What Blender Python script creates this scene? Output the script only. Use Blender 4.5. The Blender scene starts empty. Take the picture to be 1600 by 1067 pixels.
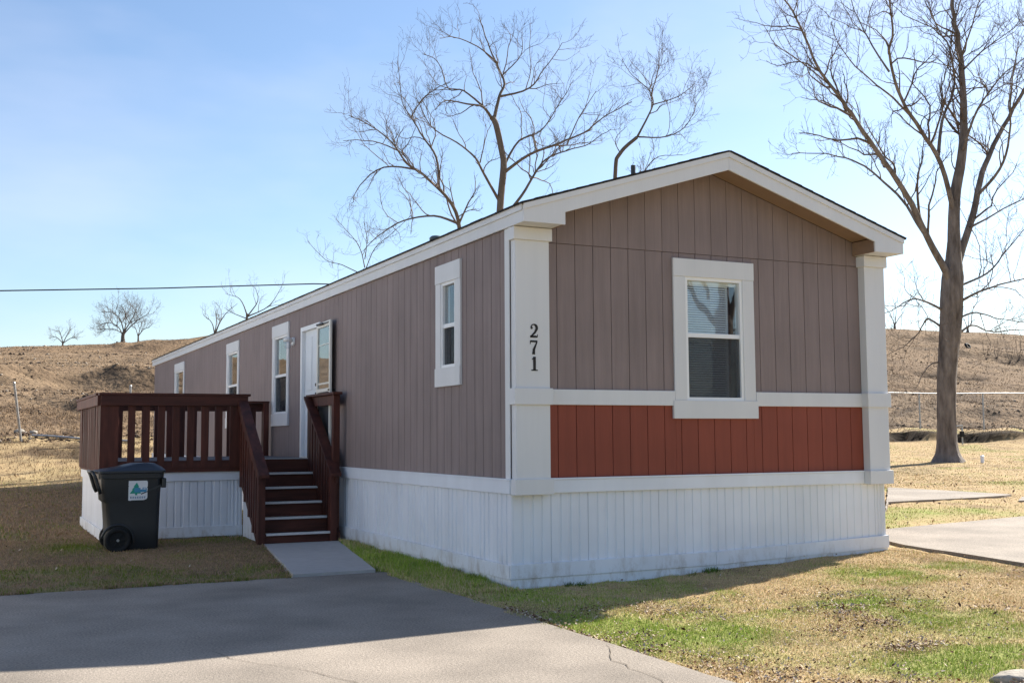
import bpy, bmesh, math, random
import numpy as np
from mathutils import Vector, Matrix

random.seed(7)
RNG = np.random.default_rng(11)
S = bpy.context.scene
COL = S.collection

# ------------------------------------------------------------------ camera
CAM = np.array([-4.6071, -9.5357, 1.3916])
YAW, PITCH, ROLL, FPX = 0.4515, 0.0841, -0.006, 1754.03
def cam_axes():
    f = np.array([math.sin(YAW)*math.cos(PITCH), math.cos(YAW)*math.cos(PITCH), math.sin(PITCH)])
    r = np.array([math.cos(YAW), -math.sin(YAW), 0.0]); u = np.cross(r, f)
    c, s = math.cos(ROLL), math.sin(ROLL)
    return c*r + s*u, -s*r + c*u, f
AR, AU, AF = cam_axes()
cd = bpy.data.cameras.new('camera'); cam = bpy.data.objects.new('camera', cd); COL.objects.link(cam)
M = Matrix(((AR[0], AU[0], -AF[0], CAM[0]), (AR[1], AU[1], -AF[1], CAM[1]), (AR[2], AU[2], -AF[2], CAM[2]), (0, 0, 0, 1)))
cam.matrix_world = M
cd.sensor_width = 36; cd.lens = FPX/1600*36; cd.clip_end = 3000; cd.clip_start = .05
S.camera = cam

# ------------------------------------------------------------------ sun, sky, exposure
SA, SB = 1.36, 0.42                                   # shadow offset per metre of height, along -X and -Y
EL = math.atan(1/math.hypot(SA, SB)); AZ = math.atan2(SA, SB)
world = bpy.data.worlds.new('World'); S.world = world; world.use_nodes = True
wn, wl = world.node_tree.nodes, world.node_tree.links
wn.clear()
wo = wn.new('ShaderNodeOutputWorld'); bg = wn.new('ShaderNodeBackground')
sky = wn.new('ShaderNodeTexSky'); sky.sky_type = 'NISHITA'; sky.sun_disc = False
sky.sun_elevation = EL; sky.sun_rotation = AZ; sky.air_density = 1.0; sky.dust_density = .6; sky.ozone_density = 3.0
bg.inputs['Strength'].default_value = 0.070
# thin high cloud veil
tc = wn.new('ShaderNodeTexCoord'); mp = wn.new('ShaderNodeMapping'); mp.inputs['Scale'].default_value = (1.0, 1.6, 3.2)
nz = wn.new('ShaderNodeTexNoise'); nz.inputs['Scale'].default_value = 2.2; nz.inputs['Detail'].default_value = 5; nz.inputs['Roughness'].default_value = .5
rp = wn.new('ShaderNodeMapRange'); rp.inputs['From Min'].default_value = .46; rp.inputs['From Max'].default_value = .85
rp.inputs['To Min'].default_value = 0.0; rp.inputs['To Max'].default_value = .30
mx = wn.new('ShaderNodeMixRGB'); mx.inputs['Color2'].default_value = (7.4, 7.0, 7.7, 1)
wl.new(tc.outputs['Generated'], mp.inputs[0]); wl.new(mp.outputs[0], nz.inputs['Vector'])
wl.new(nz.outputs['Fac'], rp.inputs['Value']); wl.new(rp.outputs[0], mx.inputs['Fac'])
wl.new(sky.outputs[0], mx.inputs['Color1']); wl.new(mx.outputs[0], bg.inputs['Color']); wl.new(bg.outputs[0], wo.inputs[0])
sd = bpy.data.lights.new('sun', 'SUN'); so = bpy.data.objects.new('sun', sd); COL.objects.link(so)
sd.energy = 5.0; sd.angle = math.radians(.53); sd.color = (1.0, .93, .82)
so.rotation_euler = Vector((-SA, -SB, -1)).to_track_quat('-Z', 'Y').to_euler()
S.view_settings.view_transform = 'Standard'; S.view_settings.look = 'None'
S.view_settings.exposure = 1.40; S.view_settings.gamma = 1.0; S.view_settings.use_curve_mapping = False
S.render.engine = 'CYCLES'
S.cycles.max_bounces = 8; S.cycles.diffuse_bounces = 4; S.cycles.transparent_max_bounces = 12

# ------------------------------------------------------------------ helpers
WL = {}
def put(name, mesh, parent=None, wloc=(0, 0, 0), mat=None):
    o = bpy.data.objects.new(name, mesh)
    COL.objects.link(o)
    w = Vector(wloc)
    if parent is not None:
        o.parent = parent; o.location = w - WL[parent.name]
    else:
        o.location = w
    WL[o.name] = w
    if mat is not None and mesh is not None and not mesh.materials: mesh.materials.append(mat)
    return o
def thing(name, label, cat, loc, group=None):
    o = bpy.data.objects.new(name, None); COL.objects.link(o); o.location = loc; WL[o.name] = Vector(loc)
    o.empty_display_size = .2
    tag(o, label, cat, group); return o
def tag(o, label, cat, group=None):
    o['label'] = label; o['category'] = cat
    if group: o['group'] = group
    return o
def structure(o): o['kind'] = 'structure'; return o
def stuff(o): o['kind'] = 'stuff'; return o

class MB:
    def __init__(s): s.v = []; s.f = []
    def box(s, x0, x1, y0, y1, z0, z1):
        b = len(s.v)
        s.v += [(x0,y0,z0),(x1,y0,z0),(x1,y1,z0),(x0,y1,z0),(x0,y0,z1),(x1,y0,z1),(x1,y1,z1),(x0,y1,z1)]
        s.f += [tuple(b+i for i in q) for q in ((0,3,2,1),(4,5,6,7),(0,1,5,4),(1,2,6,5),(2,3,7,6),(3,0,4,7))]
        return s
    def hexa(s, p):      # eight corners in the order of box()
        b = len(s.v); s.v += [tuple(q) for q in p]
        s.f += [tuple(b+i for i in q) for q in ((0,3,2,1),(4,5,6,7),(0,1,5,4),(1,2,6,5),(2,3,7,6),(3,0,4,7))]
        return s
    def prism(s, poly, ax, a0, a1):   # poly in the two other axes (in x,y,z order)
        b = len(s.v); n = len(poly)
        def mk(p, a):
            q = list(p); q.insert(ax, a); return tuple(q)
        s.v += [mk(p, a0) for p in poly] + [mk(p, a1) for p in poly]
        s.f += [tuple(b+i for i in range(n))[::-1], tuple(b+n+i for i in range(n))]
        s.f += [(b+i, b+(i+1) % n, b+n+(i+1) % n, b+n+i) for i in range(n)]
        return s
    def tube(s, pts, rad, n=6, cap=True):
        pts = [Vector(p) for p in pts]; b = len(s.v)
        prev = None
        for i, p in enumerate(pts):
            t = (pts[min(i+1, len(pts)-1)] - pts[max(i-1, 0)])
            if t.length < 1e-9: t = Vector((0, 0, 1))
            t.normalize()
            if prev is None:
                a = t.orthogonal().normalized()
            else:
                a = prev - t*prev.dot(t)
                a = a.normalized() if a.length > 1e-6 else t.orthogonal().normalized()
            prev = a; c = t.cross(a); r = rad[i] if hasattr(rad, '__len__') else rad
            for k in range(n):
                w = 2*math.pi*k/n
                s.v.append(tuple(p + a*(r*math.cos(w)) + c*(r*math.sin(w))))
        for i in range(len(pts)-1):
            for k in range(n):
                k2 = (k+1) % n
                s.f.append((b+i*n+k, b+i*n+k2, b+(i+1)*n+k2, b+(i+1)*n+k))
        if cap:
            s.f.append(tuple(b+k for k in range(n))[::-1]); e = b+(len(pts)-1)*n
            s.f.append(tuple(e+k for k in range(n)))
        return s
    def mesh(s, name, recalc=True):
        m = bpy.data.meshes.new(name); m.from_pydata(s.v, [], s.f)
        if recalc:
            bm = bmesh.new(); bm.from_mesh(m); bmesh.ops.recalc_face_normals(bm, faces=bm.faces); bm.to_mesh(m); bm.free()
        m.update(); return m
    def build(s, name, mat, parent=None, bevel=0, smooth=False, origin=None):
        if origin is None:
            xs = np.array(s.v); origin = (xs.min(0)+xs.max(0))/2; origin[2] = xs[:, 2].min()
        og = np.array(origin); s.v = [tuple(np.array(p)-og) for p in s.v]
        m = s.mesh(name)
        o = put(name, m, parent, tuple(og), mat)
        if smooth:
            m.polygons.foreach_set('use_smooth', [True]*len(m.polygons))
        if bevel:
            md = o.modifiers.new('bevel', 'BEVEL'); md.width = bevel; md.segments = 2; md.limit_method = 'ANGLE'
        return o

def big_mesh(name, V, F, mat, tri=False, attr=None, smooth=False):
    """fast mesh from numpy arrays; F is (n,k)"""
    m = bpy.data.meshes.new(name); n, k = F.shape
    m.vertices.add(len(V)); m.vertices.foreach_set('co', np.ascontiguousarray(V, dtype=np.float32).ravel())
    m.loops.add(n*k); m.loops.foreach_set('vertex_index', np.ascontiguousarray(F, dtype=np.int32).ravel())
    m.polygons.add(n); m.polygons.foreach_set('loop_start', np.arange(0, n*k, k, dtype=np.int32))
    if smooth: m.polygons.foreach_set('use_smooth', np.ones(n, dtype=bool))
    if attr:
        for an, (kind, data) in attr.items():
            a = m.attributes.new(an, kind, 'POINT')
            if kind == 'FLOAT': a.data.foreach_set('value', np.ascontiguousarray(data, dtype=np.float32))
            else: a.data.foreach_set('color', np.ascontiguousarray(data, dtype=np.float32).ravel())
    m.update(calc_edges=True); m.validate()
    m.materials.append(mat)
    return m

def vnoise(x, y, seed=0):
    x = np.asarray(x, float); y = np.asarray(y, float)
    xi = np.floor(x).astype(np.int64); yi = np.floor(y).astype(np.int64); fx = x-xi; fy = y-yi
    def h(a, b):
        n = (a*374761393 + b*668265263 + seed*974711) & 0xffffffff
        n = ((n ^ (n >> 13))*1274126177) & 0xffffffff
        return ((n ^ (n >> 16)) & 0xffff)/65535.0
    fx = fx*fx*(3-2*fx); fy = fy*fy*(3-2*fy)
    return (h(xi, yi)*(1-fx)+h(xi+1, yi)*fx)*(1-fy)+(h(xi, yi+1)*(1-fx)+h(xi+1, yi+1)*fx)*fy
def fbm(x, y, seed=0, o=4):
    s = 0; a = .5; t = 0
    for i in range(o):
        s = s + a*vnoise(x*2**i, y*2**i, seed+i*17); t += a; a *= .5
    return s/t
def sstep(a, b, x):
    t = np.clip((np.asarray(x, float)-a)/(b-a), 0, 1); return t*t*(3-2*t)

# ------------------------------------------------------------------ materials
def mat(name, color, rough=.65, var=.12, vscale=3., bump=.15, bscale=60., stretch=(1, 1, 1), color2=None, metallic=0., spec=.3, dist=.004, detail=5, objrand=0.0, mott=0.0, mscale=.7):
    m = bpy.data.materials.new(name); m.use_nodes = True
    N, L = m.node_tree.nodes, m.node_tree.links
    p = N['Principled BSDF']
    p.inputs['Roughness'].default_value = rough; p.inputs['Metallic'].default_value = metallic
    p.inputs['Specular IOR Level'].default_value = spec
    g = N.new('ShaderNodeNewGeometry'); mp = N.new('ShaderNodeMapping'); mp.inputs['Scale'].default_value = stretch
    L.new(g.outputs['Position'], mp.inputs[0])
    n1 = N.new('ShaderNodeTexNoise'); n1.inputs['Scale'].default_value = vscale; n1.inputs['Detail'].default_value = detail; n1.inputs['Roughness'].default_value = .65
    L.new(mp.outputs[0], n1.inputs['Vector'])
    mr = N.new('ShaderNodeMapRange'); mr.inputs['From Min'].default_value = .3; mr.inputs['From Max'].default_value = .7
    L.new(n1.outputs['Fac'], mr.inputs['Value'])
    mix = N.new('ShaderNodeMixRGB')
    c2 = color2 if color2 else tuple(c*(1-2*var) for c in color)
    mix.inputs['Color1'].default_value = (*color, 1); mix.inputs['Color2'].default_value = (*c2, 1)
    L.new(mr.outputs[0], mix.inputs['Fac'])
    out = mix.outputs[0]
    if mott:
        n3 = N.new('ShaderNodeTexNoise'); n3.inputs['Scale'].default_value = mscale; n3.inputs['Detail'].default_value = 3
        L.new(g.outputs['Position'], n3.inputs['Vector'])
        m3 = N.new('ShaderNodeMapRange'); m3.inputs['From Min'].default_value = .3; m3.inputs['From Max'].default_value = .7
        m3.inputs['To Min'].default_value = 1-mott; m3.inputs['To Max'].default_value = 1+mott
        L.new(n3.outputs['Fac'], m3.inputs['Value'])
        v3 = N.new('ShaderNodeVectorMath'); v3.operation = 'SCALE'; L.new(out, v3.inputs[0]); L.new(m3.outputs[0], v3.inputs['Scale']); out = v3.outputs[0]
    if objrand:
        oi = N.new('ShaderNodeObjectInfo'); m4 = N.new('ShaderNodeMapRange')
        m4.inputs['To Min'].default_value = 1-objrand; m4.inputs['To Max'].default_value = 1+objrand
        L.new(oi.outputs['Random'], m4.inputs['Value'])
        v4 = N.new('ShaderNodeVectorMath'); v4.operation = 'SCALE'; L.new(out, v4.inputs[0]); L.new(m4.outputs[0], v4.inputs['Scale']); out = v4.outputs[0]
    L.new(out, p.inputs['Base Color'])
    if bump:
        n2 = N.new('ShaderNodeTexNoise'); n2.inputs['Scale'].default_value = bscale; n2.inputs['Detail'].default_value = 4
        L.new(mp.outputs[0], n2.inputs['Vector'])
        b = N.new('ShaderNodeBump'); b.inputs['Strength'].default_value = bump; b.inputs['Distance'].default_value = dist
        L.new(n2.outputs['Fac'], b.inputs['Height']); L.new(b.outputs[0], p.inputs['Normal'])
    return m
def attr_mat(name, rough=.85, bump=0, bscale=30, dist=.02, var=0.0, vscale=20, transl=0.0):
    """base colour from the point attribute Tint, broken up by noise"""
    m = bpy.data.materials.new(name); m.use_nodes = True
    N, L = m.node_tree.nodes, m.node_tree.links; p = N['Principled BSDF']
    p.inputs['Roughness'].default_value = rough; p.inputs['Specular IOR Level'].default_value = .06
    a = N.new('ShaderNodeAttribute'); a.attribute_name = 'Tint'; out = a.outputs['Color']
    g = N.new('ShaderNodeNewGeometry')
    if var:
        n1 = N.new('ShaderNodeTexNoise'); n1.inputs['Scale'].default_value = vscale; n1.inputs['Detail'].default_value = 6; n1.inputs['Roughness'].default_value = .7
        L.new(g.outputs['Position'], n1.inputs['Vector'])
        mr = N.new('ShaderNodeMapRange'); mr.inputs['From Min'].default_value = .3; mr.inputs['From Max'].default_value = .7
        mr.inputs['To Min'].default_value = 1-var; mr.inputs['To Max'].default_value = 1+var
        L.new(n1.outputs['Fac'], mr.inputs['Value'])
        v = N.new('ShaderNodeVectorMath'); v.operation = 'SCALE'; L.new(out, v.inputs[0]); L.new(mr.outputs[0], v.inputs['Scale']); out = v.outputs[0]
    L.new(out, p.inputs['Base Color'])
    if bump:
        n2 = N.new('ShaderNodeTexNoise'); n2.inputs['Scale'].default_value = bscale; n2.inputs['Detail'].default_value = 6
        L.new(g.outputs['Position'], n2.inputs['Vector'])
        b = N.new('ShaderNodeBump'); b.inputs['Strength'].default_value = bump; b.inputs['Distance'].default_value = dist
        L.new(n2.outputs['Fac'], b.inputs['Height']); L.new(b.outputs[0], p.inputs['Normal'])
    return m
def glass_mat(name, r0=.11, tint=(.93, .96, .97), rough=.015):
    m = bpy.data.materials.new(name); m.use_nodes = True
    N, L = m.node_tree.nodes, m.node_tree.links; N.clear()
    o = N.new('ShaderNodeOutputMaterial'); t = N.new('ShaderNodeBsdfTransparent'); t.inputs[0].default_value = (*tint, 1)
    gl = N.new('ShaderNodeBsdfGlossy'); gl.inputs['Roughness'].default_value = rough
    lw = N.new('ShaderNodeLayerWeight'); lw.inputs['Blend'].default_value = .5
    pw = N.new('ShaderNodeMath'); pw.operation = 'POWER'; pw.inputs[1].default_value = 5
    f = N.new('ShaderNodeMapRange'); f.inputs['To Min'].default_value = r0; f.inputs['To Max'].default_value = 1
    L.new(lw.outputs['Facing'], pw.inputs[0]); L.new(pw.outputs[0], f.inputs['Value']); mx = N.new('ShaderNodeMixShader')
    n = N.new('ShaderNodeTexNoise'); n.inputs['Scale'].default_value = 1.6; b = N.new('ShaderNodeBump'); b.inputs['Strength'].default_value = .03; b.inputs['Distance'].default_value = .05
    g = N.new('ShaderNodeNewGeometry'); L.new(g.outputs['Position'], n.inputs['Vector']); L.new(n.outputs['Fac'], b.inputs['Height']); L.new(b.outputs[0], gl.inputs['Normal'])
    L.new(f.outputs[0], mx.inputs[0]); L.new(t.outputs[0], mx.inputs[1]); L.new(gl.outputs[0], mx.inputs[2]); L.new(mx.outputs[0], o.inputs[0])
    return m
def screen_mat(name):
    m = bpy.data.materials.new(name); m.use_nodes = True
    N, L = m.node_tree.nodes, m.node_tree.links; N.clear()
    o = N.new('ShaderNodeOutputMaterial'); t = N.new('ShaderNodeBsdfTransparent')
    d = N.new('ShaderNodeBsdfDiffuse'); d.inputs[0].default_value = (.06, .063, .07, 1)
    mx = N.new('ShaderNodeMixShader'); mx.inputs[0].default_value = .40
    L.new(t.outputs[0], mx.inputs[1]); L.new(d.outputs[0], mx.inputs[2]); L.new(mx.outputs[0], o.inputs[0]); return m

GR = (1, 1, .06)       # grain runs up
TAUPE = mat('taupe_siding', (.254, .199, .190), .7, .10, 14, .35, 120, GR, objrand=.025, mott=.085, mscale=1.3)
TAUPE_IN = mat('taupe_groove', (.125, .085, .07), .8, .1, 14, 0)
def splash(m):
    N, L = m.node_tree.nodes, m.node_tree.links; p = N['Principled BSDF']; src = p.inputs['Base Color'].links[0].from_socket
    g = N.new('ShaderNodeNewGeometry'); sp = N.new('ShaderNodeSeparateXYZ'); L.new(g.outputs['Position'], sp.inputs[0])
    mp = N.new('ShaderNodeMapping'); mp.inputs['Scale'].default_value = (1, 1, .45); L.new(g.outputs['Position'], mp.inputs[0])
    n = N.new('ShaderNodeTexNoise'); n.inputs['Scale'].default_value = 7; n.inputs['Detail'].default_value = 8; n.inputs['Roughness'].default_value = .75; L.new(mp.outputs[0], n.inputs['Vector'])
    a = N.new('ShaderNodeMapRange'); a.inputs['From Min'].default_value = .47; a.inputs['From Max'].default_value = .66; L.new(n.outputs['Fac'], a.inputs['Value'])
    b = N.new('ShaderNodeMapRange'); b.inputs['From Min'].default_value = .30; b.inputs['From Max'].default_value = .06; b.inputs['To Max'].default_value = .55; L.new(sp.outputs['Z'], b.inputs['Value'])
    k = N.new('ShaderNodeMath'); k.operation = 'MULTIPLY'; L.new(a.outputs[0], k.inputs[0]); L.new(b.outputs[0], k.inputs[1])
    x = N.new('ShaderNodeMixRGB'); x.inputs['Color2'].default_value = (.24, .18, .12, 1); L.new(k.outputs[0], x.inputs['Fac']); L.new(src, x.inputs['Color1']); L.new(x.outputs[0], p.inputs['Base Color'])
RED = mat('rust_red_siding', (.245, .060, .036), .65, .07, 14, .35, 120, GR, objrand=.025, mott=.085, mscale=1.3)
CREAM = mat('cream_trim_paint', (.665, .67, .68), .5, .035, 4, .2, 90, GR, mott=.03)
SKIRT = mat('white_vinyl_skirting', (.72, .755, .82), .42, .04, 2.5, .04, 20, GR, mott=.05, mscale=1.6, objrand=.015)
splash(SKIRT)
SOFFIT = mat('soffit_brown', (.27, .18, .125), .75, .06, 5, .1, 60)
SHINGLE = mat('dark_shingle', (.035, .032, .03), .9, .25, 12, .6, 80)
WOOD = mat('maroon_stained_wood', (.108, .031, .020), .6, .33, 9, .35, 45, (1, 1, .12), objrand=.14, mott=.12, mscale=2)
WOODX = mat('maroon_stained_rail', (.102, .030, .020), .6, .33, 9, .35, 45, (.12, .4, 1), objrand=.1, mott=.12, mscale=2)
DECKTOP = mat('grey_deck_boards', (.16, .15, .15), .75, .2, 9, .3, 50, (.1, 1, 1), objrand=.12)
NOSE = mat('pale_grip_strip', (.62, .62, .62), .5, .08, 8, .1, 60)
VINYL = mat('white_vinyl_frame', (.80, .81, .82), .38, .02, 4, 0)
DOORW = mat('white_door_paint', (.72, .76, .80), .4, .02, 4, .05, 60)
ALU = mat('storm_door_aluminium', (.76, .74, .68), .35, .04, 6, 0)
GLASS = glass_mat('window_glass'); SCREEN = screen_mat('insect_screen')
BLIND = mat('white_blind', (.86, .86, .85), .5, .03, 10, 0)
DARKIN = mat('dim_interior', (.16, .15, .14), .9, .1, 2, 0)
MAROONIN = mat('maroon_curtain', (.10, .03, .02), .9, .1, 6, .1, 20)
BLACK = mat('black_number_paint', (.018, .016, .016), .45, .1, 30, 0)
STEEL = mat('galvanised_steel', (.42, .42, .42), .45, .15, 8, 0, metallic=.6)
BRASS = mat('door_knob_metal', (.12, .11, .10), .3, .1, 8, 0, metallic=.9)
BIN = mat('charcoal_plastic', (.020, .023, .027), .42, .12, 6, .12, 160, spec=.5)
BINLID = mat('navy_plastic_lid', (.009, .014, .024), .38, .12, 6, .08, 120, spec=.5)
RUBBER = mat('black_rubber', (.012, .012, .012), .7, .1, 9, .2, 60)
STK_W = mat('sticker_white', (.70, .72, .74), .4, .02, 9, 0)
STK_G = mat('sticker_green', (.02, .30, .22), .4, .05, 20, 0)
STK_B = mat('sticker_blue', (.06, .26, .45), .4, .05, 20, 0)
STK_T = mat('sticker_lettering', (.22, .30, .42), .4, .05, 20, 0)
BARK = mat('grey_brown_bark', (.25, .215, .195), .9, .3, 5, .9, 22, (1, 1, .25), color2=(.065, .052, .046), dist=.05)
BARK2 = mat('pale_bark', (.17, .14, .115), .9, .3, 5, .7, 22, (1, 1, .25), color2=(.10, .078, .062), dist=.03)
TWIG = mat('twig_bark', (.155, .118, .092), .9, .2, 6, 0, color2=(.085, .064, .052))
TWIG2 = mat('pale_twig_bark', (.19, .155, .13), .9, .2, 6, 0, color2=(.12, .092, .075))
CONC = mat('aged_concrete', (.350, .302, .252), .88, .32, 60, .9, 110, mott=.24, mscale=1.1, dist=.006, detail=9)
CONC2 = mat('new_concrete', (.42, .405, .39), .85, .07, 10, .3, 130, mott=.06, mscale=.8, dist=.004)
PIPEDK = mat('vent_pipe_dark', (.055, .06, .07), .6, .1, 9, 0)
ROCK = mat('pale_limestone', (.42, .38, .32), .9, .2, 5, .6, 14, dist=.03)
WIRE = mat('black_cable', (.015, .015, .018), .6, .1, 3, 0)
CRACK = mat('crack_dirt', (.13, .105, .08), .95, .2, 20, 0)
LAWNM = attr_mat('lawn_soil_and_thatch', .95, .8, 45, .02, .38, 26)
BLADE = attr_mat('grass_blades', .8)
LEAFM = attr_mat('dry_leaves', .95)
HILLM = attr_mat('dry_hillside', .95, 1.0, 3.2, .16, .30, 1.7)

# ------------------------------------------------------------------ terrain
YL = [-400, -60, -10, -4, 0, 6, 15, 20, 21.5, 24, 26, 28, 40, 70, 100, 130, 165, 260, 500]
ZL = [-6, -.6, -.14, -.06, -.02, .03, .09, .13, .19, .72, 1.25, 1.65, 3.2, 6.9, 9.7, 11.9, 12.1, 8, 2]
YR = [-400, -60, -4, 0, 7, 12, 18, 24, 25.6, 25.72, 28, 40, 70, 100, 130, 165, 260, 500]
ZR = [-5, -.4, .02, .11, .25, .36, .52, .85, 1.06, 1.40, 1.7, 4.3, 9.6, 14.6, 19.0, 21, 16, 6]
def base_z(x, y):
    y = np.asarray(y, float)+.55*sstep(24.5, 25.4, y)*sstep(27.5, 26.4, y)*(vnoise(np.asarray(x)/1.7, 0*np.asarray(y)+3, 44)-.5)
    s = np.where(np.asarray(y) < 30, sstep(2, 26, x), sstep(16, 42, x))
    s2 = sstep(.5, 5.5, x)
    s = np.where(np.asarray(y) < 8, s2, np.maximum(s, np.where(np.asarray(y) < 20, s2*(1-(np.asarray(y)-8)/12)+s*((np.asarray(y)-8)/12), s)))
    zl = np.interp(y, YL, ZL); zr = np.interp(y, YR, ZR)
    z = zl*(1-s)+zr*s
    z = z + sstep(70, 120, y)*(.085*np.clip(x, -40, 20)*(1-s)-.28)          # the crest falls off to the left
    return z
def hill_extra(x, y):
    m = sstep(27, 33, y)
    t = base_z(x, y) + 2.6*(fbm(x/22, y/22, 5, 4)-.5) + .5*(fbm(x/5, y/5, 6, 3)-.5)
    st = 2.1; q = t/st; fr = q-np.floor(q)
    led = (np.floor(q)+np.clip((fr-.80)/.20, 0, 1))*st - t + .8
    msk = sstep(.50, .62, fbm(x/11+40, y/9, 9, 3))
    far = 1-sstep(95, 125, y)
    e = led*.70*msk*m*far
    e = e + m*(.5*(fbm(x/14, y/14, 21, 3)-.5) + .30*(fbm(x/3, y/3, 22, 3)-.5)*(.4+.6*far) + .13*(fbm(x/.8, y/.8, 23, 2)-.5))
    e = e + sstep(23, 26, y)*(1-m)*.25*(fbm(x/1.6, y/1.6, 24, 3)-.5)
    return e*(1-sstep(150, 220, y))
DRIVE = (-7.4, -.66, -15.0, 1.66)
WALK = [(-1.62, 1.665), (-.76, 1.665), (-.13, 5.0), (-1.12, 5.02)]
def ground_z(x, y):
    x = np.asarray(x, float); y = np.asarray(y, float)
    z = base_z(x, y)
    near = (1-sstep(18, 26, y))
    z = z + near*(.035*(fbm(x/1.3, y/1.3, 31, 3)-.5) + .02*(vnoise(x/.17, y/.17, 33)-.5))
    return z + hill_extra(x, y)

PADS = []      # concrete pads on the right, polygons in plan
def inside(poly, x, y):
    r = np.zeros(np.shape(x), bool); n = len(poly)
    for i in range(n):
        x0, y0 = poly[i]; x1, y1 = poly[(i+1) % n]
        c = ((y0 > y) != (y1 > y)) & (x < (x1-x0)*(y-y0)/((y1-y0) if y1 != y0 else 1e-9)+x0)
        r ^= c
    return r
PAD_A = [(4.98, -13), (4.92, -2), (5.02, .15), (5.35, 1.2), (6.1, 1.55), (9.4, 2.15), (13.5, 2.7), (14.5, -13)]
PAD_B = [(8.2, 3.7), (12.46, 8.0), (12.85, 6.82), (13.12, 5.53), (12.69, 5.32), (11.36, 5.14), (10.42, 5.12), (9.56, 5.03)]
PAD_C = [(11.9, 4.35), (12.75, 5.0), (15.5, 4.6), (15.2, 3.9)]
PADS = [PAD_A, PAD_B, PAD_C]
HOUSE = [(-.02, -.02), (4.64, -.02), (4.64, 22.5), (-.02, 22.5)]
DRV = [(DRIVE[0], DRIVE[2]), (DRIVE[1], DRIVE[2]), (DRIVE[1], DRIVE[3]), (DRIVE[0], DRIVE[3])]

def green_amt(x, y):
    """0 dormant tan, 1 green turf"""
    n = fbm(x/1.1, y/1.1, 51, 4); n2 = fbm(x/.28, y/.28, 52, 2)
    g = sstep(.52, .72, n)*.60*sstep(.3, .6, n2+.1)
    def blob(cx, cy, rx, ry, a): return a*np.exp(-((x-cx)/rx)**2-((y-cy)/ry)**2)
    g = g + blob(-.35, 2.4, .5, 2.6, 1.0) + blob(.1, -2.7, .75, .55, 1.0) + blob(-.35, -1.9, .5, .5, .5)
    g = g + blob(-3.35, 5.6, .45, .75, .9) + blob(-1.6, 5.9, .75, .35, .7) + blob(1.1, -4.1, .7, .5, .75) + blob(7.5, 3.4, 2.2, .8, .8)
    g = g + blob(3.2, -1.2, .7, .25, .35) + blob(2.2, -2.2, .8, .4, .45) + blob(1.9, -3.2, .6, .4, .5) + blob(12, 14, 5, 1.2, .35)
    g = g*(1-.8*sstep(7.5, 10, y)*sstep(5, 4, x))
    return np.clip(g, 0, 1)
TAN = np.array([.42, .315, .175]); TAN2 = np.array([.33, .24, .135]); GRN = np.array([.20, .25, .06]); DIRT = np.array([.18, .125, .08])
def lawn_tint(x, y):
    g = green_amt(x, y)[..., None]
    n = fbm(x/.5, y/.5, 61, 3)[..., None]; d = sstep(.58, .72, fbm(x/.75+9, y/.75, 62, 4))[..., None]
    c = TAN*(1-n)+TAN2*n
    c = c*(1-.6*d)+DIRT*.6*d
    c = c*(1-g*.8)+GRN*g*.8
    house_shade = (sstep(-.75, -1.1, x)*sstep(1.0, 1.7, y)*sstep(22.5, 20.5, y))[..., None]  # house shadow on the left lawn, painted darker into the ground tint
    c = c*(1-house_shade)+(c*np.array([.62, .57, .60])*(1-g)+c*.8*g)*house_shade
    bl = (sstep(23.6, 24.6, y)*sstep(27.2, 26.2, y)*sstep(9, 4, x)*sstep(.25, .6, fbm(x/.9, y/.6, 66, 3)))[..., None]*.85  # brown soil of the left bank, its shade painted into the tint
    c = c*(1-bl)+np.array([.075, .053, .036])*bl
    bk = (sstep(25.3, 25.6, y)*sstep(26.3, 25.85, y)*sstep(8, 14, x))[..., None]  # cut bank below the fence: dark soil with the bank's shade painted in
    return c*(1-bk)+np.array([.035, .026, .019])*bk

def axis(parts):
    out = []
    for a, b, st in parts: out += list(np.arange(a, b-1e-6, st))
    return np.array(out+[parts[-1][1]])
def grid_mesh(name, xs, ys, zf, tintf, m, holes=None):
    X, Y = np.meshgrid(xs, ys); Z = zf(X, Y)
    nx, ny = len(xs), len(ys); idx = np.arange(nx*ny).reshape(ny, nx)
    F = np.stack([idx[:-1, :-1], idx[:-1, 1:], idx[1:, 1:], idx[1:, :-1]], -1).reshape(-1, 4)
    T = tintf(X, Y, Z); T = np.concatenate([T, np.ones(T.shape[:2]+(1,))], -1)
    return big_mesh(name, np.stack([X, Y, Z], -1).reshape(-1, 3), F, m, attr={'Tint': ('FLOAT_COLOR', T.reshape(-1, 4))}, smooth=True)
def lawn_zf(X, Y):
    Z = ground_z(X, Y)
    sunk = inside(DRV, X, Y) | inside(WALK, X, Y)
    for p in PADS: sunk |= inside(p, X, Y)
    return Z-.10*sunk
lx = axis([(-500, -60, 40), (-60, -10, 5), (-10, -5, .25), (-5, 7, .07), (7, 14, .14), (14, 40, .6), (40, 100, 4), (100, 500, 40)])
ly = axis([(-500, -60, 40), (-60, -12, 4), (-12, -6, .3), (-6, 3, .07), (3, 9, .10), (9, 25.4, .3), (25.4, 26, .06), (26, 27, .2)])
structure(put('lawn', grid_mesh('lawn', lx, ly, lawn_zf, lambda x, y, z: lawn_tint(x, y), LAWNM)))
HT1 = np.array([.225, .160, .100]); HT2 = np.array([.162, .111, .070]); HTD = np.array([.060, .041, .029]); HT3 = np.array([.200, .148, .098])
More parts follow.
